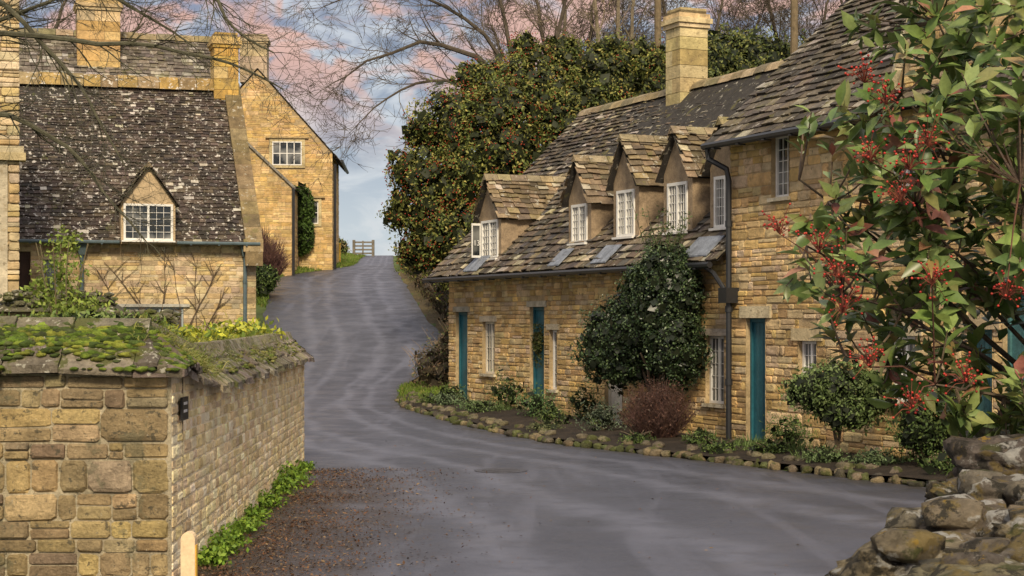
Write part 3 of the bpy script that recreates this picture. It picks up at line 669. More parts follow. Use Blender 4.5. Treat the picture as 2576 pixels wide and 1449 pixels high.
def cope(F,s0,s1,drip,rid,half=.25,ov=.13,step=(.25,.6),c0=[(.18,.15,.11),(.24,.20,.14),(.15,.125,.09)],inside=True,first=None):
    x=s0; f1=first
    while x<s1-.02:
        e=min(s1,x+U(*step)); 
        if f1: e=f1; f1=None
        g=.005; c=jit(random.choice(c0),.2)
        for sg in ((1,-1) if inside else (1,)):
            T=lambda q:(half-sg*(half+ov)*q)
            def V(s,q,h): return F(s,T(q),rid(s)+(drip(s)-rid(s))*q+h)
            jj=U(-.04,.04)
            for (qa,qb,h) in ((1+jj*1.8,.62,.0),(.70+jj*2,.3,.018),(.38-jj*2,-.02,.036)):
                c2=jit(c,.18)
                vs=[V(x+g,qa,h),V(e-g,qa+U(-.06,.06),h),V(e-g,qb,h),V(x+g,qb,h),V(x+g,qa,h+.06),V(e-g,qa,h+.05),V(e-g,qb,h+.04),V(x+g,qb,h+.04)]
                mb.add(vs,[(0,1,2,3),(4,5,6,7),(0,1,5,4),(1,2,6,5),(2,3,7,6),(3,0,4,7)],c2)
        x=e
nd=lambda s:1.655+.01*max(0,s)
nr_=lambda s:float(np.interp(s,[-.13,.27,5],[1.68,1.99,2.03]))
cope(FN,-.13,5,nd,nr_,first=.27)
rdz=lambda s:float(np.interp(s,[-.13,.25,.7,2.2,5.3,11.2],[1.68,1.97,1.93,1.76,1.76,1.80]))
cope(FR,-.13,.5,lambda s:dz(s)-.01,rdz,inside=False,first=.26)
cope(FR,.5,11.25,lambda s:dz(s)-.02,rdz)
ridge(mb,FN,.2,5,.25,2.05,.1,.1,[(.14,.13,.09),(.2,.18,.12)])
for i in range(22):
    a=.3+i*.5; b=a+.49; c=jit((.24,.21,.14),.2)
    w=.1
    vs=[FR(a,.25-w,rdz(a)),FR(b,.25-w,rdz(b)),FR(b,.25+w,rdz(b)),FR(a,.25+w,rdz(a)),FR(a,.2,rdz(a)+.11),FR(b,.2,rdz(b)+.11),FR(b,.3,rdz(b)+.11),FR(a,.3,rdz(a)+.11)]
    mb.add(vs,[(4,5,6,7),(0,1,5,4),(1,2,6,5),(2,3,7,6),(3,0,4,7)],c)
mk('coping',mb,m_cap,lw)
def ico(sub):
    bm=bmesh.new(); bmesh.ops.create_icosphere(bm,subdivisions=sub,radius=1); v=[tuple(x.co) for x in bm.verts]; f=[tuple(a.index for a in q.verts) for q in bm.faces]; bm.free(); return v,f
I2=ico(2);I3=ico(3);I1=ico(1);I4=ico(4)
mb=MB()
def lump(mb,p,r,fl,col,src=I2,rough=.25,fr=1.6,rot=None):
    v,f=src; sd=Vector((U(0,99),U(0,99),U(0,99))); out=[]
    for q in v:
        q=Vector(q); k=1+rough*mn.noise(q*fr+sd)+rough*.4*mn.noise(q*fr*3+sd)
        w=Vector((q.x*r[0],q.y*r[1],q.z*r[2]))*k
        if rot: w=rot@w
        out.append((p[0]+w.x,p[1]+w.y,p[2]+w.z))
    mb.add(out,f,col)
MC=[(.06,.09,.012),(.09,.12,.015),(.04,.06,.012),(.12,.13,.02),(.05,.06,.02)]
for i in range(1900):
    s=U(-.1,3.6); q=min(1,abs(random.gauss(.05,.45)))
    if mn.noise(Vector((s*1.6,q*2.2,5)))<(-.6 if q<.45 else -.2 if q<.8 else .02): continue
    t=.25-.38*q; z=nr_(s)+(nd(s)-nr_(s))*q+.055
    r=U(.015,.05)*(1.1 if q<.5 else .8)
    lump(mb,FN(s,t,z),(r*1.4,r*1.2,r*.6),1,jit(random.choice(MC),.3),I2,.45)
for i in range(500):
    s=U(0,11);q=U(-.1,.8)**1.0; 
    if mn.noise(Vector((s*1.2,q*2,9)))<-.1: continue
    r=U(.02,.05); lump(mb,FR(s,.25-.38*q,rdz(s)+(dz(s)-rdz(s))*q+.05),(r,r*1.8,r*.5),1,jit(random.choice([(.10,.10,.03),(.08,.10,.02),(.13,.12,.04)]),.25),I1,.3)
mk('moss',mb,m_moss,lw,smooth=True)
sg=thing('house_sign','small dark name plate screwed to the stone wall','sign',(-2.57,13.45,1.4))
mb=MB(); G=lambda s,t,z:(-2.590+t,13.33+s,z)
mb.box(G,0,.24,0,.018,1.30,1.48); mk('plate',mb,m_plate,sg)
for r,(z,ws) in enumerate(((1.42,(.02,.03,.016,.028)),(1.36,(.03,.018,.026,.02)))):
    mb=MB(); s=.04
    for w in ws: mb.box(G,s,s+w,.0185,.021,z,z+.022); s+=w+.014
    mk('lettering',mb,m_paint,sg)
F1=lambda s,t,z:(-2.33+s,12.0+t,z)
bo=thing('marker_post','short tan marker post with rounded top and reflector','post',(-2.3,12.05,0))
mb=MB(); pr=[(0,0),(.1,0)]+[(.05+.05*math.cos(a*math.pi/8),.545+.05*math.sin(a*math.pi/8)) for a in range(9)]
vs=[F1(x,0,z) for x,z in pr]+[F1(x,.09,z) for x,z in pr]; n=len(pr)
mb.add(vs,[tuple(range(n)),tuple(range(n,2*n))]+[(i,(i+1)%n,(i+1)%n+n,i+n) for i in range(n)]); mk('post',mb,m_tan,bo)
mb=MB(); mb.box(F1,.1,.106,.02,.075,.2,.5); mk('reflector',mb,m_yellow,bo)
for (x0,x1,yy,zt,lab) in ((-7.9,-6.1,26,2.5,'low garden wall with dark mossy coping'),(-5.75,-4.9,24.5,2.2,'garden wall pier with dark hipped stone cap')):
    Gw=lambda s,t,z:(x0+s,yy+t,z)
    g2=thing('garden_wall',lab,'wall',((x0+x1)/2,yy,0))
    mb=MB(); mb.box(Gw,0,x1-x0,.03,.6,0,zt-.3,MR); masonry(mb,Gw,0,x1-x0,0,lambda s:zt-.3,[],(.08,.14),(.15,.3),.03,pal(NP)); mk('masonry',mb,m_stone_near,g2)
    mb=MB(); L_=x1-x0
    vs=[Gw(-.12,-.12,zt-.3),Gw(L_+.12,-.12,zt-.3),Gw(L_+.12,.75,zt-.3),Gw(-.12,.75,zt-.3),Gw(.25,.3,zt),Gw(L_-.3,.3,zt)]
    mb.add(vs,[(0,1,5,4),(1,2,5),(2,3,4,5),(3,0,4),(0,1,2,3)],(.1,.09,.06)); 
    for i in range(110): 
        s=U(-.05,L_); lump(mb,Gw(s,U(-.1,.35),zt-U(.0,.25)),(.10,.08,.04),1,jit((.11,.10,.06),.35),I1)
    mk('coping',mb,m_cap,g2)
# ================================================================== ROCK WALL
rw=MB()
def rot(a,b=0,c=0):
    return Matrix.Rotation(a,3,'Z')@Matrix.Rotation(b,3,'X')@Matrix.Rotation(c,3,'Y')
path=[(.95,3.0),(1.16,4.3),(1.45,5.2),(1.85,6.2),(2.25,7.4),(2.9,8.3)]
pa=np.array(path); pl_=np.concatenate([[0],np.cumsum(np.hypot(*np.diff(pa,axis=0).T))])
def pw(u): return float(np.interp(u,pl_,pa[:,0])),float(np.interp(u,pl_,pa[:,1]))
RC=[(.20,.17,.125),(.25,.21,.15),(.16,.135,.10),(.28,.225,.15)]
def boxrock(p,r,col,src=I3,rough=.16,ro=None,cuts=8):
    v,f=src; sd=Vector((U(0,99),U(0,99),U(0,99))); out=[]
    pl=[(Vector((random.gauss(0,1),random.gauss(0,1),random.gauss(0,1))).normalized(),U(.68,.98)) for _ in range(cuts)]
    for q in v:
        q=Vector(q); m=max(abs(q.x),abs(q.y),abs(q.z)); k=(1/m)*.78+.22
        w=q*k
        for n_,d_ in pl:
            e=w.dot(n_)-d_
            if e>0: w=w-n_*e*.95
        w*=1+rough*.6*mn.noise(q*1.5+sd)+rough*.55*mn.noise(q*4+sd)+rough*.6*mn.noise(q*10+sd)
        w=Vector((w.x*r[0],w.y*r[1],w.z*r[2]))
        if ro: w=ro@w
        out.append((p[0]+w.x,p[1]+w.y,p[2]+w.z))
    rw.add(out,f,col)
for lev in range(7):
    u=U(0,.2)
    while u<pl_[-1]:
        for off in (-.17,.17):
            x,y=pw(u); boxrock((x+off+U(-.03,.03),y,.12+lev*.195),(.18,.17,.095),jit(random.choice(RC),.2),I3 if lev>4 else I2,.2,rot(U(-.3,.3)))
        u+=.31
tops=[((1.04,4.45,1.44),(.22,.24,.10)),((1.06,3.75,1.42),(.2,.24,.12)),((1.42,5.0,1.46),(.22,.22,.09)),((1.46,4.55,1.49),(.18,.2,.10)),((1.24,4.9,1.40),(.17,.18,.08)),
 ((1.92,6.35,1.52),(.28,.28,.13)),((2.25,6.5,1.58),(.24,.25,.14)),((1.68,5.65,1.47),(.2,.2,.10)),((2.3,7.5,1.50),(.26,.3,.15)),((1.33,4.0,1.50),(.17,.2,.12)),((1.95,5.55,1.5),(.2,.22,.12)),((1.45,3.6,1.5),(.2,.22,.14)),((1.75,5.05,1.47),(.17,.18,.1)),((1.75,4.6,1.5),(.16,.18,.1)),((2.1,6.1,1.45),(.16,.16,.1)),((1.62,6.05,1.43),(.14,.15,.08)),((2.45,7.0,1.5),(.2,.2,.13))]
for p,r in tops: boxrock(p,r,jit(random.choice(RC),.15),I4,.26,rot(U(-.4,.4),U(-.1,.1),U(-.1,.1)),9)
for i in range(150):
    u=U(.3,pl_[-1]); x,y=pw(u); r=U(.02,.08); boxrock((x+U(-.25,.35),y,1.42+U(0,.12)),(r,r*1.2,r*.6),jit(random.choice(RC),.2),I2,.25,rot(U(0,3)))
tag(mk('stone_wall',rw,m_rock,L=(1.5,5.2,0),smooth=True),'rough dry stone wall of lichen covered boulders','wall')
# ================================================================== bed edging
rw=MB(); y=17.0
while y<40:
    x=xr(y); r=U(.04,.12); boxrock((x+.05+U(-.08,.08),y,zr(y)+U(.03,.07)),(r*.9,r*U(1.0,1.6),U(.04,.09)),jit(random.choice([(.17,.13,.08),(.23,.18,.10),(.12,.10,.065),(.10,.11,.04),(.08,.07,.05)]),.25),I2,.3,rot(U(-.9,.9))); y+=r*U(1.3,2.1)
    if random.random()<.35: boxrock((x+U(.2,.4),y,zr(y)+.13),(U(.06,.13),.1,.07),jit((.17,.14,.09),.25),I2,.3,rot(U(0,3)))
m_edge=M('mossy_edging_stone',ns=6,na=.4,bump=1,bs=20,bd=.04,gain=.95,spots=[((.07,.08,.02),4,.52),((.34,.32,.25),14,.64)],coarse=(9,.05))
tag(mk('stone_edging',rw,m_edge,L=(1,28,.05),smooth=True),'row of rough mossy stones edging the flower bed','edging')
# ================================================================== VEGETATION
RH_v=[(0,0,0),(.5,.45,.06),(0,1,0),(-.5,.45,.06)]; RH_f=[(0,1,2),(0,2,3)]
LF_v=[(0,0,0),(.32,.25,.07),(.42,.55,.06),(0,1,-.12),(-.42,.55,.06),(-.32,.25,.07),(0,.27,-.02),(0,.6,-.04)]
LF_f=[(0,1,6),(0,6,5),(6,1,2,7),(6,7,4,5),(7,2,3),(7,3,4)]
OC_v=[(1,0,0),(-1,0,0),(0,1,0),(0,-1,0),(0,0,1),(0,0,-1)]; OC_f=[(0,2,4),(2,1,4),(1,3,4),(3,0,4),(2,0,5),(1,2,5),(3,1,5),(0,3,5)]
def nz_(v): return v/np.maximum(np.linalg.norm(v,axis=1,keepdims=True),1e-9)
def orient(nrm,l,w,bias=1.0,axis=None):
    N=len(nrm); n=nz_(nrm*bias+rng.normal(size=(N,3))*.8)
    y=np.cross(n,rng.normal(size=(N,3))) if axis is None else axis-np.sum(axis*n,1,keepdims=True)*n
    y=nz_(y); x=np.cross(y,n)
    return np.stack([x*np.reshape(w,(-1,1)),y*np.reshape(l,(-1,1)),n*np.reshape(l,(-1,1))],axis=2)
def cpts(lobes,n,rough=.25,inner=.3,sd=0):
    W=np.array([l[3]**2 if len(l)==4 else l[3]*l[4] for l in lobes]); W=W/W.sum(); P=[];Nn=[];D=[]
    for li,l in enumerate(lobes):
        c=np.array(l[:3]); r=np.array([l[3]]*3) if len(l)==4 else np.array(l[3:6])
        m=int(n*W[li]); d=nz_(rng.normal(size=(m,3)))
        f=np.array([mn.noise(Vector(q*2.2)+Vector((sd+li,0,0)))+.6*mn.noise(Vector(q*5.5)+Vector((0,sd,li))) for q in d])
        dep=rng.random(m)**1.6
        rr=(1+rough*f)*(1-inner*dep)
        p=c+d*r*rr[:,None]
        keep=np.ones(m,bool)
        for lj,l2 in enumerate(lobes):
            if lj!=li:
                r2=np.array([l2[3]]*3) if len(l2)==4 else np.array(l2[3:6])
                keep&=(np.linalg.norm((p-np.array(l2[:3]))/r2,axis=1)>.72)
        P.append(p[keep]);Nn.append(d[keep]);D.append((dep-f*.9)[keep])
    return np.concatenate(P),np.concatenate(Nn),np.concatenate(D)
def pick(pal_,N,v=.2):
    P=np.array(pal_); c=P[rng.integers(0,len(P),N)]; return c*(1+rng.uniform(-v,v,(N,1)))
def foliage(name,par,lobes,n,size,pal_,sd=0,rough=.25,inner=.35,aspect=.5,dark=.5,core=.3,mat=None,corecol=(.012,.016,.008),L=(0,0,0),bias=1.0):
    p,d,dep=cpts(lobes,n,rough,inner,sd); N=len(p)
    l=size*rng.uniform(.6,1.3,N); C=pick(pal_,N)*np.clip(1.1-dark*np.clip(dep,-.3,1.2),.25,1.4)[:,None]  # leaves darken with depth into the crown: shade painted into leaf colour
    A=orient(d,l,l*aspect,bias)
    pc,dc,_=cpts(lobes,int(n*core*.25),rough,.7,sd); pc=pc-dc*size*1.6; lc=size*rng.uniform(2,4,len(pc)); Ac=orient(dc,lc,lc*.8,2.5)  # oversized inner leaves, crown shade painted in as their dark colour
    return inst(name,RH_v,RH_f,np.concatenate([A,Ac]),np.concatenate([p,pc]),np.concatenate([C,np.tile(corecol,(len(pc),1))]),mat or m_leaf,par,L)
def berries(name,par,lobes,n,r,col,sd=0,rough=.25,cl=5,spread=.06,filt=None):
    p,d,dep=cpts(lobes,n,rough,.03,sd)
    if filt is not None: p=p[filt(p)]
    p=np.repeat(p,cl,axis=0)+rng.normal(size=(len(p)*cl,3))*spread
    A=np.tile(np.eye(3)*r,(len(p),1,1)); return inst(name,OC_v,OC_f,A,p,pick([col],len(p),.3),m_berry,par,smooth=True)
def simple_trunk(par,x,y,z0,z1,r,n=5,spread=.8,col=(.12,.09,.06)):
    mb=MB()
    for i in range(n):
        a=i*6.28/n+U(-.4,.4); pts=[];k=6
        for j in range(k+1):
            u=j/k; pts.append((x+math.cos(a)*spread*u*u+U(-.03,.03)*u,y+math.sin(a)*spread*u*u,z0+(z1-z0)*u))
        mb.tube(pts,[r*(1-.75*j/k) for j in range(k+1)],6,jit(col))
    mk('trunk',mb,m_bark,par)
big=thing('cotoneaster_tree','huge evergreen cotoneaster covered with red berries beside the lane','tree',(.8,49.5,H(.8,49.5)))
lob=[(-1.5,49,7.6,1.3),(-2.0,48.6,5.6,1.45),(.5,49.5,8.4,1.5),(-.3,48.5,6.6,1.85),(2.7,50,8.8,1.35),(-2.1,48,4.3,1.0),(1.8,49,7.2,1.75),(4.2,50.5,8.7,1.3),(3.6,50,7.5,1.6),(-1.2,47.6,4.4,1.2),(-.5,49.5,8.8,.8),(-1.0,48,3.4,1.1),(1.2,48,5.2,1.5),(-3.0,48.8,6.4,.6),(-1.2,49.3,9.0,.55),(1.5,50,9.7,.7),(2.9,50.2,9.9,.5),(.4,49.6,9.9,.5),(-2.6,48.8,7.4,.5),(-3.2,48.5,5.1,.5),(-.2,48,7.9,1.0),(1.2,48.2,6.4,1.0),(-1.3,47.8,6.2,1.0),(3.8,50,9.7,.6),(-2.7,48.2,3.9,.55)]
simple_trunk(big,.6,49.5,1.5,7.5,.2,6,1.6)
CP=[(.085,.098,.022),(.11,.115,.028),(.065,.082,.02),(.145,.14,.036),(.18,.155,.042),(.05,.068,.018),(.075,.09,.022)]
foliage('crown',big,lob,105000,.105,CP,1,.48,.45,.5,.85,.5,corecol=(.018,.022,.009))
berries('berries',big,lob,2200,.023,(.30,.045,.02),1,.48,4,.08,lambda p:(p[:,0]<1.2)|(rng.random(len(p))<.25))
lob2=[(5.6,51,9.4,1.2),(6.6,52,9.9,1.0),(7.4,52,9.7,1.2),(8.6,52.5,9.6,1.1),(9.6,53,9.4,1.2),(10.6,54,9.2,1.2),(7.0,51.5,8.4,1.6),(8.6,52,8.6,1.4)]
big2=thing('holly_tree','dark green evergreen tree behind the cottage chimney','tree',(7.3,52,H(7.3,52)))
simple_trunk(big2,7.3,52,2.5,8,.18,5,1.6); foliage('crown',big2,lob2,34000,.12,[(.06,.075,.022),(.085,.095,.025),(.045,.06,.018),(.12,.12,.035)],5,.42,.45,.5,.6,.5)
ev=thing('evergreen_bush','dark glossy evergreen bush trained against the cottage wall','bush',(2.5,29.6,.1))
lob=[(1.85,30.6,1.65,.66,.42,.74),(2.25,29.8,1.9,.62,.42,.82),(2.66,29.0,2.2,.58,.42,.9),(2.80,28.8,1.6,.5,.4,.68),(2.62,29.0,2.9,.48,.38,.5),(2.2,30.0,1.35,.6,.4,.42),(2.35,29.5,2.6,.48,.36,.5),(2.85,28.8,2.6,.36,.34,.5)]
simple_trunk(ev,2.5,29.6,.1,1.5,.06,5,.4)
foliage('crown',ev,lob,52000,.052,[(.018,.034,.014),(.028,.048,.018),(.014,.025,.012),(.045,.068,.027),(.06,.085,.035)],9,.42,.45,.55,.65,.8,m_leafg)
mb=MB(); pts_=[];axs=[]
for i in range(34):
    b=Vector((2.60+U(-.35,.3),29.0+U(-.2,.2),3.0+U(-.4,.4))); d=Vector((U(-.35,.35),U(-.2,.2),1)).normalized(); L_=U(.3,1.0); pp=[b+d*L_*k/4 for k in range(5)]
    mb.tube([tuple(q) for q in pp],[.008,.007,.006,.004,.002],3,(.08,.07,.04))
    for k in range(14): pts_.append(tuple(b+d*L_*U(.1,1))); axs.append((U(-1,1),U(-1,1),U(-.2,1)))
mk('shoots',mb,m_bark,ev); pts_=np.array(pts_);axs=np.array(axs)
inst('sprig_leaves',RH_v,RH_f,orient(axs,np.full(len(pts_),.075),np.full(len(pts_),.03)),pts_,pick([(.04,.06,.022),(.06,.08,.03)],len(pts_)),m_leaf,ev)
def bush(name,label,cat,x,y,z,lobes,n,size,pal_,sd,group=None,asp=.5,rough=.35,mat=None,trunk=True,dark=.5,core=.5,corecol=(.012,.016,.008)):
    b=thing(name,label,cat,(x,y,z),group)
    if trunk: simple_trunk(b,x,y,z,z+max(.2,lobes[0][2]-z),.02,6,.25)
    foliage('crown',b,[(x+l[0],y+l[1],z+l[2],*l[3:]) for l in lobes],n,size,pal_,sd,rough,.5,asp,dark,core,mat,corecol); return b
GRN=[(.04,.065,.018),(.06,.09,.025),(.03,.048,.015),(.09,.12,.035)]
def twiggy(name,label,cat,x,y,z,rad,h,n,col,group=None,lean=.6,r0=.006,fork=4,wig=.12):
    b=thing(name,label,cat,(x,y,z),group); mb=MB()
    for i in range(n):
        a=U(0,6.28); rr=rad*math.sqrt(U(0,1)); ex,ey=x+math.cos(a)*rr,y+math.sin(a)*rr; hh=h*math.sqrt(max(.05,1-(rr/rad)**2*.75))*U(.6,1.1)
        bx,by=x+math.cos(a)*rr*.3,y+math.sin(a)*rr*.3; pts=[]
        for k in range(6):
            u=k/5; pts.append((bx+(ex-bx)*u+U(-wig,wig)*.25*rad,by+(ey-by)*u+U(-wig,wig)*.25*rad,z+hh*u**.9))
        c=jit(col,.3); mb.tube(pts,[r0*(1-.7*k/5) for k in range(6)],3,c,cap=False)
        for q in range(fork):
            k=random.randint(1,4); p=Vector(pts[k]); d=Vector((U(-1,1),U(-1,1),U(.2,1.2))).normalized()*h*.2*U(.5,1.2)
            mb.tube([tuple(p),tuple(p+d*.5+Vector((0,0,.01))),tuple(p+d)],[r0*.5,r0*.4,r0*.2],3,c,cap=False)
    mk('branches',mb,m_bark,b); return b
tw=twiggy('barberry_shrub','dense reddish brown twiggy shrub in the flower bed','shrub',2.35,27.6,.1,.66,1.0,380,(.085,.045,.036),r0=.006,fork=6)
p_,d_,_=cpts([(2.35,27.6,.62,.6,.55,.48)],2000,.4,.6); inst('dry_leaves',RH_v,RH_f,orient(d_,np.full(len(p_),.045),np.full(len(p_),.025)),p_,pick([(.05,.026,.02),(.07,.035,.024),(.03,.018,.014)],len(p_)),m_leaf,tw)
twiggy('winter_shrub','tall reddish leafless shrub on the grass verge','shrub',-9.1,62,zr(62)+.2,1.05,2.2,700,(.10,.05,.042),r0=.013,fork=6)
bush('viburnum_shrub','rounded green shrub with bare lower stems by the wall','shrub',4.5,23.6,.15,[(0,0,1.0,.62,.5,.36),(.45,.1,.85,.4,.4,.35),(-.35,-.1,.95,.4,.35,.28),(.1,-.1,.65,.45,.4,.25)],10000,.055,[(.045,.07,.022),(.07,.10,.03),(.10,.13,.05)],14,rough=.5)
bush('garden_shrub','green shrub against the tall house wall','shrub',5.35,22.2,.15,[(0,0,.5,.4,.4,.4),(.35,.1,.75,.3,.3,.35)],3500,.055,GRN,15,rough=.5)
bush('crest_shrub','low green shrub beside the field gate','shrub',-10.0,97,H(-10,97),[(0,0,.4,.7,.6,.5),(-.8,0,.5,.7,.6,.6)],3000,.13,[(.08,.11,.03),(.12,.13,.04),(.13,.10,.05)],16,rough=.5)
gp='small plants in the cottage flower bed'
def inbed(y,f):
    a=xr(y)+.2; b=16.345-.45*y-.15; return a+(b-a)*f
k=0
for (y,f,r,h,sz,P_) in ((38.2,.7,.3,.35,.05,GRN),(36.6,.35,.35,.28,.05,[(.07,.10,.05),(.10,.13,.07)]),(35.5,.8,.42,.75,.055,GRN),(34.4,.35,.35,.25,.05,[(.06,.09,.03),(.09,.12,.05)]),(33.0,.6,.4,.6,.06,[(.05,.09,.03),(.08,.12,.05)]),(32.2,.85,.32,.7,.05,GRN),(31.2,.4,.28,.35,.05,GRN),(29.4,.45,.45,.5,.05,[(.06,.08,.05),(.09,.11,.07)]),(26.4,.4,.25,.22,.05,GRN),(25.6,.75,.35,.5,.05,[(.07,.10,.03),(.05,.08,.02)]),(24.6,.3,.3,.2,.05,GRN),(22.6,.3,.3,.22,.05,[(.08,.11,.05),(.05,.07,.03)]),(21.5,.45,.35,.3,.05,GRN),(37.4,.3,.4,.22,.05,GRN),(35.2,.4,.35,.2,.045,[(.08,.12,.05)]),(27.0,.15,.25,.14,.04,GRN),(25.2,.15,.3,.15,.04,GRN),(23.3,.2,.3,.18,.045,[(.07,.10,.04)]),(20.8,.2,.3,.18,.045,GRN),(30.0,.15,.3,.15,.04,[(.08,.09,.04)])):
    x=inbed(y,f); z=zr(y)+.12; k+=1
    bush('garden_plant','low leafy green plant in the flower bed','plant',x,y,z,[(0,0,h*.5,r,r,h*.55)],1100,sz,P_,20+k,gp,asp=.4,rough=.8,trunk=True,core=.15)
def tufts(name,pts,n,h,w,pal_,par=None,L=(0,0,0),lean=.5,mat=None):
    P=np.repeat(np.array(pts),n,axis=0); N=len(P); P=P+rng.normal(size=(N,3))*np.array([.05,.05,0])
    ax=nz_(np.stack([rng.normal(size=N)*lean,rng.normal(size=N)*lean,np.ones(N)],1)); l=h*rng.uniform(.5,1.2,N)
    nn=nz_(np.cross(ax,rng.normal(size=(N,3))))
    x=np.cross(ax,nn); A=np.stack([x*w,ax*l[:,None],nn*l[:,None]],2)
    return inst(name,[(-.5,0,0),(.5,0,0),(.35,.6,.12),(0,1,.35),(-.35,.6,.12)],[(0,1,2,4),(4,2,3)],A,P,pick(pal_,N,.25),mat or m_leaf,par,L)
BG=[(.07,.11,.03),(.10,.14,.05),(.05,.08,.02)]
for y in (23.9,25.0,26.9,28.4,30.6,34.9,22.0,24.4,26.0,21.2,25.5,23.0):
    f=U(.25,.7); pts=[(inbed(y,f)+U(-.16,.16),y+U(-.16,.16),zr(y)+.12) for i in range(9)]
    o=tufts('bulb_shoots',pts,8,.22,.018,BG,L=(inbed(y,f),y,zr(y)+.1)); tag(o,'clump of spring bulb leaves in dark soil','plant',gp)
pts=[]
for i in range(3600):
    y=U(58,104); x=xl(y)-U(.0,3.2); pts.append((x,y,H(x,y)))
for i in range(900):
    y=U(38.5,43); x=xr(y)+U(.0,1.3); pts.append((x,y,H(x,y)))
o=tufts('grass',pts,9,.16,.03,[(.08,.13,.015),(.10,.15,.02),(.06,.095,.015),(.14,.14,.04)]); o['kind']='stuff'
hd=thing('hedge','brown and green winter hedge bank along the lane','hedge',(-2.0,52,H(-2.0,52)))
lob=[]
for y in np.arange(41.5,82,1.4):
    x=xr(y)+.85; lob.append((x,y,H(x,y)+.3,.65,1.1,.75))
    x=xr(y)+1.7; lob.append((x,y,H(x,y)+.7,.9,1.1,float(np.interp(y,[41,46,60,80],[.6,1.4,1.2,.8]))))
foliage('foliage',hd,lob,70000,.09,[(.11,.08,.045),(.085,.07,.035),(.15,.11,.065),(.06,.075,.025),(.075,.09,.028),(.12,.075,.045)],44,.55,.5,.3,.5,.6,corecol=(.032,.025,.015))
mb=MB()
for l in lob:
    for i in range(30):
        b=Vector((l[0]+U(-.6,.7),l[1]+U(-.8,.8),l[2]+.1)); d=Vector((U(-.6,.4),U(-.6,.6),U(.2,1.0)))*U(.5,1.0); mb.tube([tuple(b),tuple(b+d*.5),tuple(b+d+Vector((0,0,-.12)))],[.009,.007,.003],3,jit((.17,.125,.085),.3),cap=False)
mk('twigs',mb,m_bark,hd)
iv=thing('ivy','clipped green ivy growing up the hilltop house wall','climbing plant',FF(1.6,-.3,4.4))
foliage('leaves',iv,[tuple(FF(1.35,-.25,5.8))+(.55,.35,.9),tuple(FF(1.4,-.25,7.0))+(.62,.35,.95)],8000,.13,[(.04,.07,.015),(.055,.09,.02),(.03,.055,.012)],50,.15,.3,.6,.4,.6)
simple_trunk(iv,FF(1.5,-.2,0)[0],FF(1.5,-.2,0)[1],4.3,5.6,.05,3,.2)
bush('box_shrub','low green shrub at the foot of the house','shrub',-8.85,60.5,zr(60.5)+.3,[(0,0,.4,.6,.6,.5)],2500,.1,GRN,52)
sp=thing('laurel_shrub','light green leafy shrub in the walled garden','shrub',(-6.6,25,.3))
simple_trunk(sp,-6.6,25,.3,3.2,.025,7,.4,(.15,.12,.07))
foliage('crown',sp,[(-6.6,25,2.75,.36,.3,.6),(-6.45,25,2.2,.5,.4,.35),(-6.85,25.1,2.5,.3,.3,.35),(-6.5,25,3.2,.2,.2,.3)],2000,.085,[(.12,.16,.03),(.16,.19,.04),(.09,.12,.025)],60,.6,.9,.5,.2,0)
bush('garden_shrub','low leafy green shrub behind the garden wall','shrub',-5.3,22,.3,[(0,0,1.6,.9,.5,.3),(-1,.2,1.55,.7,.4,.3)],3500,.075,[(.08,.12,.03),(.11,.14,.04),(.05,.075,.02)],61)
bush('mahonia_shrub','yellow green leafy shrub peeping over the wall','shrub',-3.5,22.6,.2,[(-.1,0,1.66,.55,.3,.22),(-.8,-.5,1.58,.5,.3,.25)],1500,.10,[(.26,.26,.03),(.20,.21,.03),(.10,.14,.03)],62,core=0,dark=.2)
pts=[]
for i in range(130):
    s=U(.1,2.6); q=U(-.2,.8); pts.append(FR(s,.25-.33*q,rdz(s)+(dz(s)-rdz(s))*q+.06))
for i in range(60):
    s=U(2.5,9); q=U(-.2,.6); pts.append(FR(s,.25-.33*q,rdz(s)-.3*q+.06))
P=np.repeat(np.array(pts),18,axis=0)+rng.normal(size=(len(pts)*18,3))*.03; N=len(P)
ax=nz_(np.stack([.7+rng.normal(size=N)*.4,rng.normal(size=N)*.5-.3,rng.normal(size=N)*.4-.05],1)); nn=nz_(np.stack([rng.normal(size=N)*.3+.3,rng.normal(size=N)*.3,np.ones(N)],1)); x_=nz_(np.cross(ax,nn)); nn=np.cross(x_,ax)
A_=np.stack([x_*.007,ax*(.11*rng.uniform(.5,1.3,N))[:,None],nn*.04],2)
o=inst('grass',[(-.5,0,0),(.5,0,0),(.4,.6,.3),(0,1,-.2),(-.4,.6,.3)],[(0,1,2,4),(4,2,3)],A_,P,pick([(.15,.16,.03),(.10,.13,.025),(.20,.18,.06)],N,.2),m_leaf); o['kind']='stuff'
gw='green weeds at the foot of the wall'
for (s,r,h) in ((1.3,.13,.16),(1.9,.16,.2),(2.6,.15,.18),(3.5,.18,.16),(4.5,.17,.15),(5.7,.2,.18),(7.1,.22,.22),(7.9,.28,.34),(8.7,.2,.2),(10.2,.12,.12)):
    x,y,_=FR(s,-.1,0); b=thing('weed','low green weed growing at the foot of the wall','plant',(x,y,.02),gw)
    foliage('leaves',b,[(x,y,.02+h*.4,r,r*1.2,h*.55)],550,.05,[(.09,.15,.018),(.13,.19,.025),(.065,.115,.015)],70+int(s*3),.8,.8,.6,.3,.0)
pts=[]
while len(pts)<13000:
    y=U(12,23.5); x=-2.55-(y-13)*.035+abs(random.gauss(0,.85))
    if mn.noise(Vector((x*1.5,y*1.2,4)))+U(-.5,.6)<-.05: continue
    pts.append((x,y,.032+U(0,.012)))
for i in range(160):
    y=U(11,30); pts.append((U(-2.5,3),y,.033))
P=np.array(pts);N=len(P); l=rng.uniform(.015,.05,N)
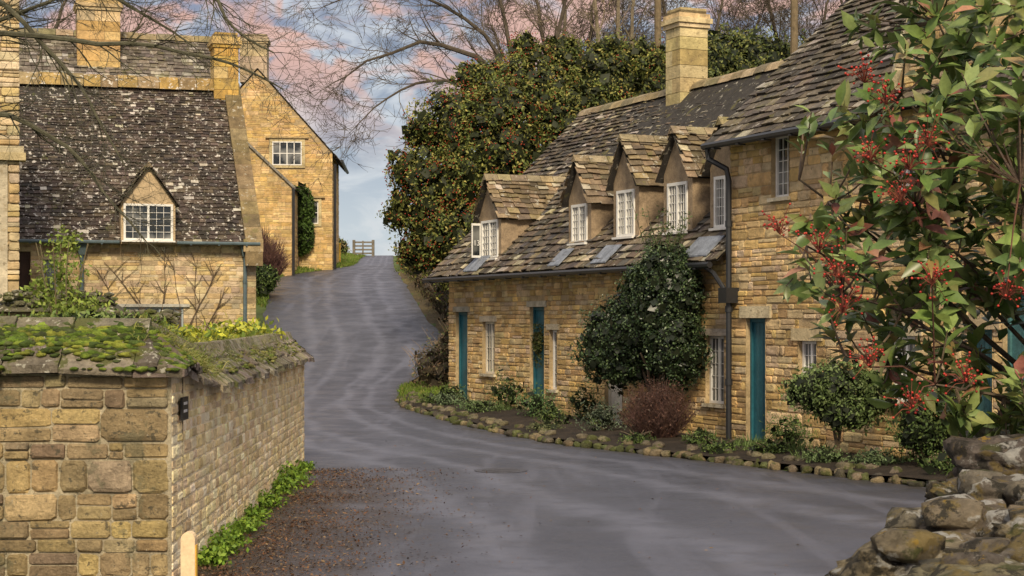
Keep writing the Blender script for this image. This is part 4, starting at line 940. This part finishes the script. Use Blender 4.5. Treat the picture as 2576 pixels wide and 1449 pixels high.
up=np.tile([0,0,1.],(N,1)); o=inst('leaf_litter',RH_v,RH_f,orient(up,l,l*rng.uniform(.15,.6,N),2.2),P,pick([(.09,.042,.022),(.055,.03,.017),(.12,.065,.034),(.028,.019,.012),(.15,.10,.055)],N,.3),m_leaf); o['kind']='stuff'
# ================================================================== foreground red-berried shrub
ps=thing('photinia_tree','large leaved evergreen with red berry clusters leaning over wall','tree',(2.75,7.6,0))
wood=MB(); base=Vector((2.75,7.6,0)); cr=Vector((2.62,7.35,1.45))
wood.tube([tuple(base),(2.72,7.5,.8),tuple(cr)],[.07,.06,.05],8,(.10,.08,.06))
limbs=[]
tg=[(1.15,6.9,2.65),(1.3,6.6,2.2),(1.35,6.9,1.95),(1.5,6.7,3.0),(1.7,6.8,3.3),(2.0,6.6,3.4),(2.2,7.0,3.3),(1.6,6.4,1.85),(1.9,6.3,2.6),(1.7,7.2,2.4),(2.2,6.4,2.1),(2.4,6.5,2.9),(1.25,7.2,2.4),(2.0,7.3,2.9),(2.3,6.8,3.7),(1.55,6.6,2.55),(1.9,6.4,1.8),(2.2,6.3,1.85)]
for t in tg:
    t=Vector(t); m1=cr.lerp(t,.45)+Vector((U(-.1,.1),U(-.1,.1),.18)); pts=[]
    for i in range(13):
        u=i/12; p=cr*(1-u)**2+m1*2*u*(1-u)+t*u*u; p+=Vector((mn.noise(p*3),mn.noise(p*3+Vector((9,0,0))),mn.noise(p*3+Vector((0,9,0)))))*.05*u; pts.append(p)
    limbs+=[(p,i) for i,p in enumerate(pts) if i>3]
    wood.tube([tuple(p) for p in pts],[.017*(1-.75*i/12) for i in range(13)],5,jit((.11,.085,.06),.2))
def insh(p):
    x,y,z=p; 
    e=((x-2.2)/1.2)**2+((y-6.8)/.75)**2+((z-2.62)/1.03)**2
    lim=.98+.5*mn.noise(Vector((x*2.4,y*2.4,z*2.4)))
    return e<lim
tips=[];tries=0
while len(tips)<760 and tries<50000:
    tries+=1; p=(U(.95,3.0),U(6.1,7.5),U(1.55,3.75))
    if not insh(p): continue
    if mn.noise(Vector((p[0]*3.1,p[1]*3.1+7,p[2]*3.1)))<-.18: continue
    if p[0]<1.4 and random.random()<.4: continue
    if p[0]<1.35 and p[2]>2.95: continue
    tips.append(Vector(p))
LO=[];LA=[];LN=[];LC=[]
for tp in tips:
    b=min(limbs,key=lambda q:(q[0]-tp).length+ .02*abs(q[1]-8)); b=b[0]
    if (b-tp).length>.6: 
        b=tp+(b-tp).normalized()*.6
    m=b.lerp(tp,.5)+Vector((0,0,-.05)); ptsn=[b*(1-u)**2+m*2*u*(1-u)+tp*u*u for u in (0,.25,.5,.75,1)]
    wood.tube([tuple(q) for q in ptsn],[.0055,.005,.004,.0035,.0025],4,jit((.13,.095,.065),.2),cap=False)
    d=(ptsn[-1]-ptsn[-2]); 
    if d.length<1e-4: d=Vector((0,0,1))
    d=(d.normalized()+Vector((0,0,.35))).normalized()
    red=random.random()
    for k in range(random.randint(6,10)):
        a=k*2.4+U(-.3,.3); s=d.cross(Vector((.2,.3,.9))).normalized(); q=Matrix.Rotation(a,3,d)@s
        ax=(d*U(.15,1.1)+q*U(.5,1)+Vector((0,0,-.12))).normalized(); LO.append(tuple(ptsn[-1]-d*U(0,.16))); LA.append(tuple(ax)); LN.append(tuple((d*1.0-q*.3+Vector((-.1,-.45,.5)))))
        if red<.015: c=(.18,.08,.06)
        elif random.random()<.05: c=random.choice([(.24,.12,.07),(.22,.15,.06),(.16,.06,.045)])
        else: c=random.choice([(.075,.115,.030),(.10,.145,.038),(.13,.175,.055),(.055,.088,.024),(.16,.20,.07),(.095,.12,.033),(.15,.155,.05)])
        LC.append(jit(c,.15))
mk('branches',wood,m_bark,ps)
LO=np.array(LO);LA=np.array(LA);LN=np.array(LN);LC=np.array(LC);N=len(LO)
y_=nz_(LA); n_=nz_(LN-np.sum(LN*y_,1,keepdims=True)*y_+rng.normal(size=(N,3))*.25); n_=nz_(n_-np.sum(n_*y_,1,keepdims=True)*y_); x_=np.cross(y_,n_)
l=rng.uniform(.065,.135,N); A_=np.stack([x_*(l*.5)[:,None],y_*l[:,None],n_*l[:,None]],2)
inst('leaves',LF_v,LF_f,A_,LO,LC,m_leafg,ps,smooth=True)
mb=MB(); bp=[]
bcl=[Vector(q) for q in ((1.3,6.3,3.0),(1.38,6.3,2.92),(1.5,6.15,2.75),(1.15,6.4,2.38),(1.02,6.5,2.45),(1.22,6.3,2.15),(1.32,6.3,1.95),(1.75,6.05,2.2),(1.9,6.1,3.1),(2.0,6.1,3.3),(1.5,6.1,2.25),(1.42,6.1,2.66),(1.62,6.1,1.9),(1.40,6.15,2.55),(1.3,6.2,2.7),(1.2,6.3,2.28),(1.45,6.2,1.8))]
for c in bcl:
    for i in range(36):
        d=Vector((random.gauss(0,1),random.gauss(0,1),random.gauss(.3,.8))).normalized()*U(.02,.10); e=c+d
        mb.tube([tuple(c-Vector((0,0,.03))),tuple(c+d*.5),tuple(e)],[.0018,.0014,.001],3,(.18,.05,.03),cap=False); bp.append(tuple(e))
    b=min(limbs,key=lambda q:(q[0]-c).length)[0]; mb.tube([tuple(b),tuple(b.lerp(c,.5)+Vector((0,0,.02))),tuple(c-Vector((0,0,.03)))],[.004,.003,.002],4,(.13,.06,.04))
mk('berry_stalks',mb,m_bark,ps)
bp=np.array(bp); inst('berries',I1[0],I1[1],np.tile(np.eye(3)*.0052,(len(bp),1,1)),bp,pick([(.38,.028,.02),(.44,.05,.03),(.25,.018,.015)],len(bp),.25),m_berry,ps,smooth=True)
# ================================================================== BARE TREES
def grow(mb,p,d,r,L_,lev,col,wig=.22,nch=5,up=.0,mind=.004,sides=4):
    n=5; pts=[Vector(p)]; d=Vector(d).normalized()
    dirs=[d.copy()]
    for i in range(n):
        d=(d+Vector((U(-wig,wig),U(-wig,wig),U(-wig,wig)+up))).normalized(); pts.append(pts[-1]+d*L_/n); dirs.append(d.copy())
    rr=[max(mind*.5,r*(1-.65*i/n)) for i in range(n+1)]
    mb.tube([tuple(q) for q in pts],rr,sides if r>.02 else 3,jit(col,.15),cap=False)
    if lev<=0: return
    for k in range(nch):
        i=random.randint(1,n); q=dirs[i]; s=Vector((U(-1,1),U(-1,1),U(-1,1))); s=(s-q*s.dot(q)).normalized()
        nd_=(q*U(.6,1.1)+s*U(.5,1)).normalized(); grow(mb,pts[i],nd_,max(mind,rr[i]*.62),L_*U(.5,.78),lev-1,col,wig,nch,up,mind,sides)
def limb(mb,pts,r0,r1,col,n=14):
    P=[Vector(q) for q in pts]; out=[]
    for i in range(n+1):
        u=i/n*(len(P)-1); k=min(int(u),len(P)-2); f=u-k
        p0=P[max(k-1,0)];p1=P[k];p2=P[k+1];p3=P[min(k+2,len(P)-1)]
        q=.5*((2*p1)+(p2-p0)*f+(2*p0-5*p1+4*p2-p3)*f*f+(3*p1-p0-3*p2+p3)*f**3)
        q+=Vector((mn.noise(q*2.1),mn.noise(q*2.1+Vector((7,0,0))),mn.noise(q*2.1+Vector((0,7,0)))))*(.05 if r0<.1 else .15); out.append(q)
    rr=[r0+(r1-r0)*i/n for i in range(n+1)]; mb.tube([tuple(q) for q in out],rr,6,col); return out,rr
tr=thing('bare_tree','leafless tree with fine lichened twigs overhanging the garden','tree',(-6.4,15,.2)); mb=MB(); BC=(.085,.08,.05)
limb(mb,[(-6.4,15,0),(-6.35,15,2),(-6.3,14.8,4),(-6.1,14.7,6)],.2,.12,BC)
for L5 in ([(-6.3,14.8,4.2),(-5.2,14.3,4.9),(-4.3,14,4.75),(-3.75,14,4.25),(-3.42,13.9,3.8),(-3.15,13.9,3.35)],
           [(-6.3,14.8,3.6),(-5.0,14.2,4.2),(-4.1,14,4.42),(-3.2,14,4.36),(-2.4,14,4.2),(-1.9,14,3.98)],
           [(-6.2,14.8,4.8),(-4.6,14.2,5.3),(-3.1,14,5.2),(-2.5,14,4.8),(-2.32,13.9,4.5),(-1.95,13.9,4.25)],
           [(-6.3,14.8,3.2),(-5.1,14.4,3.7),(-4.3,14.2,3.8),(-3.7,14.1,3.55),(-3.3,14,3.1),(-3.0,14,2.75)],
           [(-6.2,14.8,5),(-4.8,14.6,5.4),(-3.9,14.5,5.0),(-3.2,14.4,4.75),(-2.7,14.4,4.4)],
           [(-6.3,14.8,3.9),(-5.2,14.6,4.5),(-4.4,14.4,4.6),(-3.9,14.3,4.75),(-3.4,14.3,4.9)]):
    pts,rr=limb(mb,L5,.036,.006,BC,18)
    for i in range(5,19):
        for k in range(2):
            d=(pts[i]-pts[i-1]).normalized()+Vector((U(-.7,.9),U(-.6,.6),U(-.9,.8))); grow(mb,pts[i],d,max(.0035,rr[i]*.4),U(.25,.6),2,BC,.25,3,0,.0019)
mk('branches',mb,m_bark,tr)
def btree(name,label,base,limbs_,col,r0,lev,tw,nch,step=1,mind=.012,trunk=None):
    t=thing(name,label,'tree',base); mb=MB()
    for L5,ra,rb in limbs_:
        pts,rr=limb(mb,L5,ra,rb,col,12)
        for i in range(4,13,step):
            for k in range(2):
                d=(pts[i]-pts[i-1]).normalized()+Vector((U(-.7,.7),U(-.6,.6),U(-.5,.7))); grow(mb,pts[i],d,max(mind,rr[i]*.42),U(*tw),lev,col,.22,nch,0,mind)
    mk('trunk',mb,m_bark,t); return t
b0=(.6,52,H(.6,52)); DK=(.085,.068,.05)
btree('bare_tree','leafless winter tree spreading fine twigs over the lane',b0,[([b0,(.4,52,6),(-.3,51.5,9.2),(-2.2,51,10.3),(-4.0,50.5,9.8),(-5.3,50,8.9)],.14,.012),
  ([(.4,52,6),(-.8,51.5,8.8),(-2.4,51,9.2),(-3.7,50.5,8.6),(-4.6,50,7.7)],.08,.012),([(.2,52,7),(-.4,51.5,10),(-2,51,11.4),(-4,50.5,11.8),(-5.6,50,11.2)],.08,.012),
  ([(.4,52,6),(0,52,10),(-.6,52,12.5),(-1.5,52,14)],.09,.03),([(.4,52,6),(1.2,52,10),(1.8,52,12.5),(2.0,52,14)],.09,.03)],DK,.2,3,(1.0,1.9),3,mind=.008)
b0=(3.1,54,H(3.1,54)); PT=(.22,.18,.12)
btree('bare_tree','slender pale barked leafless trees behind the evergreen',b0,[([b0,(3.0,54,6),(2.7,54,10),(2.5,54,14)],.12,.05),([(3.2,54,4),(3.3,54,8),(3.4,54,14)],.11,.05),([(3.3,54,4),(3.7,54,9),(4.0,54,14)],.1,.04),([(3.0,54,4),(2.0,54,9.5),(1.3,54,13.5)],.1,.04)],PT,.1,3,(.9,1.6),3,mind=.009)
for (bx,by,lb) in ((9.5,58,'leafless brown tree behind the tall house'),(5.8,57,'leafless brown tree on the bank behind the cottages'),(1.6,58,'leafless brown tree behind the red berried evergreen'),(12.5,60,'leafless tree standing high behind the slate roof')):
    b0=(bx,by,H(bx,by))
    btree('bare_tree',lb,b0,[([b0,(bx-.1,by,8),(bx-.4,by,11),(bx-1.1,by,14)],.14,.04),([(bx,by,6),(bx+.8,by,10),(bx+1.3,by,13.5)],.11,.03),([(bx,by,6),(bx-1.2,by,9.5),(bx-2.3,by,12)],.1,.03),([(bx,by,7),(bx+1.5,by,10),(bx+2.5,by,12)],.1,.03)],(.10,.08,.058),.1,3,(1.0,1.8),4,mind=.009)
b0=(-17,60,H(-17,60))
btree('bare_tree','leafless tree rising behind the stone houses',b0,[([b0,(-17,60,8),(-16.5,60,11),(-15.5,60,13.5)],.18,.05),([(-17,60,6),(-18,60,10),(-18.6,60,13.5)],.15,.04),([(-17,60,7),(-15,60,10.5),(-13,60,12.5)],.13,.03)],(.10,.08,.06),.1,3,(1.0,1.8),3,mind=.009)
for (x,y,r) in ((4.4,51.5,.12),(8.35,50.5,.13)):
    mb=MB(); z0=H(x,y); mb.tube([(x,y,z0-.3),(x,y,z0+5),(x,y,13.8)],[r,r*.95,r*.85],10,(.16,.12,.07)); mb.box(lambda s,t,z:(x+s,y+t,z),-.7,.7,-.05,.05,13.2,13.32,(.14,.1,.07))
    tag(mk('telegraph_pole',mb,m_bark,L=(x,y,z0)),'tall weathered wooden telegraph pole','pole','telegraph poles')
gt_=thing('field_gate','weathered wooden five bar gate at the hill crest','gate',(-8.9,102,H(-8.9,102)))
zb=H(-8.9,102)
for nm,x in (('gate_post',-9.45),('gate_post',-8.3)):
    mb=MB(); mb.box(lambda s,t,z:(x+s,102+t,z),-.08,.08,-.08,.08,zb-.2,zb+1.0); mk(nm,mb,m_wood,gt_)
mb=MB()
for i in range(4): mb.box(F0,-9.36,-8.39,101.97,102.02,zb+.15+i*.22,zb+.25+i*.22)
mb.box(F0,-8.95,-8.86,101.93,101.965,zb+.2,zb+.95); mk('bars',mb,m_wood,gt_)
x0=-8.35-.1; zz=H(x0,82.5); G=lambda s,t,z:(x0+s,82.5+t,z)
mb=MB(); mb.box(G,0,.16,0,.16,zz-.1,zz+.9); mb.box(G,-.02,.18,-.02,.18,zz+.9,zz+.96); tag(mk('marker_post',mb,m_yellow,L=(x0,82.5,zz)),'short yellow marker post beside the hilltop house','post')
wr=thing('wreath','green leafy swag hanging on the teal cottage door','wreath',FC(4.8,.0,1.6))
pts_=[]
for i in range(700):
    a=U(0,6.28); u=U(-.35,.25); q=FC(4.8+.16*math.cos(a)*(1 if u>0 else .5),U(-.03,.07),1.65+ .17*math.sin(a)+(u if random.random()<.4 else 0)-.05); pts_.append(q)
pts_=np.array(pts_); inst('leaves',RH_v,RH_f,orient(rng.normal(size=(len(pts_),3)),np.full(len(pts_),.07),np.full(len(pts_),.03)),pts_,pick([(.04,.05,.015),(.06,.055,.02),(.025,.035,.01)],len(pts_)),m_leaf,wr)
bd=thing('sign_board','dark notice board with white lettering by the teal gate','sign',FC(20.0,-.6,.4))
mb=MB(); mb.box(FC,19.75,20.3,-.62,-.58,.45,.95); mb.box(FC,19.78,19.83,-.58,-.54,0,.9); mb.box(FC,20.22,20.27,-.58,-.54,0,.9); mk('board',mb,m_plate,bd)
text('lettering','Un',.25,m_paint,bd,FC(20.0,-.64,.7),(A.x,A.y,0),(0,0,1))
# ================================================================== CAMERA / LIGHT / WORLD
cam=bpy.data.cameras.new('camera'); co=bpy.data.objects.new('camera',cam); sc.collection.objects.link(co); sc.camera=co
co.location=(0,0,2.1); co.rotation_euler=(math.radians(90),0,0); cam.lens=60; cam.sensor_width=36; cam.shift_y=.0295; cam.clip_end=3000; cam.clip_start=.1
el=math.radians(38); az=Vector((.10,-1)).normalized()
sd=Vector((az.x*math.cos(el),az.y*math.cos(el),math.sin(el)))
sl=bpy.data.lights.new('sun','SUN'); sl.energy=4.3; sl.angle=math.radians(12); sl.color=(1,.85,.61); so=bpy.data.objects.new('sun',sl); sc.collection.objects.link(so)
so.rotation_euler=sd.to_track_quat('Z','Y').to_euler(); so.location=(-10,-20,30)
w=bpy.data.worlds.new('World'); sc.world=w; w.use_nodes=True; nt=w.node_tree;N=nt.nodes;Lk=nt.links; N.clear()
out=N.new('ShaderNodeOutputWorld'); sky=N.new('ShaderNodeTexSky'); sky.sky_type='NISHITA'; sky.sun_disc=False; sky.sun_elevation=el; sky.sun_rotation=math.atan2(sd.x,sd.y)
b1=N.new('ShaderNodeBackground'); b1.inputs[1].default_value=.1; Lk.new(sky.outputs[0],b1.inputs[0])
tc=N.new('ShaderNodeTexCoord'); sp_=N.new('ShaderNodeSeparateXYZ'); Lk.new(tc.outputs['Generated'],sp_.inputs[0])
cr_=N.new('ShaderNodeValToRGB'); Lk.new(sp_.outputs[2],cr_.inputs[0]); e=cr_.color_ramp.elements
e[0].position=0; e[0].color=(.50,.57,.66,1); e[1].position=1; e[1].color=(.98,.95,.95,1)
for p_,c_ in ((.05,(.56,.63,.70)),(.08,(.46,.52,.61)),(.11,(.33,.39,.49)),(.14,(.27,.32,.42)),(.19,(.27,.28,.39)),(.28,(.48,.48,.54)),(.5,(.83,.81,.83))):
    q=e.new(p_); q.color=(*c_,1)
mp=N.new('ShaderNodeMapping'); mp.inputs['Scale'].default_value=(1,1,1.9); mp.inputs['Location'].default_value=(.35,.2,.1); Lk.new(tc.outputs['Generated'],mp.inputs[0])
def nse(s,d,off=None):
    n=N.new('ShaderNodeTexNoise'); n.inputs['Scale'].default_value=s; n.inputs['Detail'].default_value=d; n.inputs['Roughness'].default_value=.55; n.inputs['Distortion'].default_value=.6; Lk.new(mp.outputs[0],n.inputs['Vector']); return n.outputs[0]
def mrr(v,a,b,c=0,d=1):
    n=N.new('ShaderNodeMapRange'); n.interpolation_type='SMOOTHSTEP'
    for i,q in enumerate((a,b,c,d)): n.inputs[i+1].default_value=q
    Lk.new(v,n.inputs[0]); return n.outputs[0]
def mul(a,b):
    n=N.new('ShaderNodeMath'); n.operation='MULTIPLY'; Lk.new(a,n.inputs[0]); Lk.new(b,n.inputs[1]); return n.outputs[0]
def mx(f,a,c):
    x=N.new('ShaderNodeMix'); x.data_type='RGBA'; Lk.new(f,x.inputs[0]); Lk.new(a,x.inputs[6]); x.inputs[7].default_value=(*c,1); return x.outputs[2]
lo_=mrr(sp_.outputs[2],.3,.5,1,0)
c1=mx(mul(mrr(nse(24,7),.40,.60,0,.85),lo_),cr_.outputs[0],(.70,.73,.77))
c1=mx(mul(mul(mrr(nse(17,6),.5,.66,0,.75),mrr(sp_.outputs[2],.06,.13)),lo_),c1,(.21,.25,.34))
c2=mx(mul(mul(mrr(nse(20,6),.44,.57,0,.9),mrr(sp_.outputs[2],.08,.16)),lo_),c1,(.86,.48,.35))
b2=N.new('ShaderNodeBackground'); b2.inputs[1].default_value=1.0; Lk.new(c2,b2.inputs[0])
ms=N.new('ShaderNodeMixShader'); ms.inputs[0].default_value=.85; Lk.new(b1.outputs[0],ms.inputs[1]); Lk.new(b2.outputs[0],ms.inputs[2]); Lk.new(ms.outputs[0],out.inputs[0])
sc.view_settings.view_transform='Standard'; sc.view_settings.look='None'; sc.view_settings.exposure=0
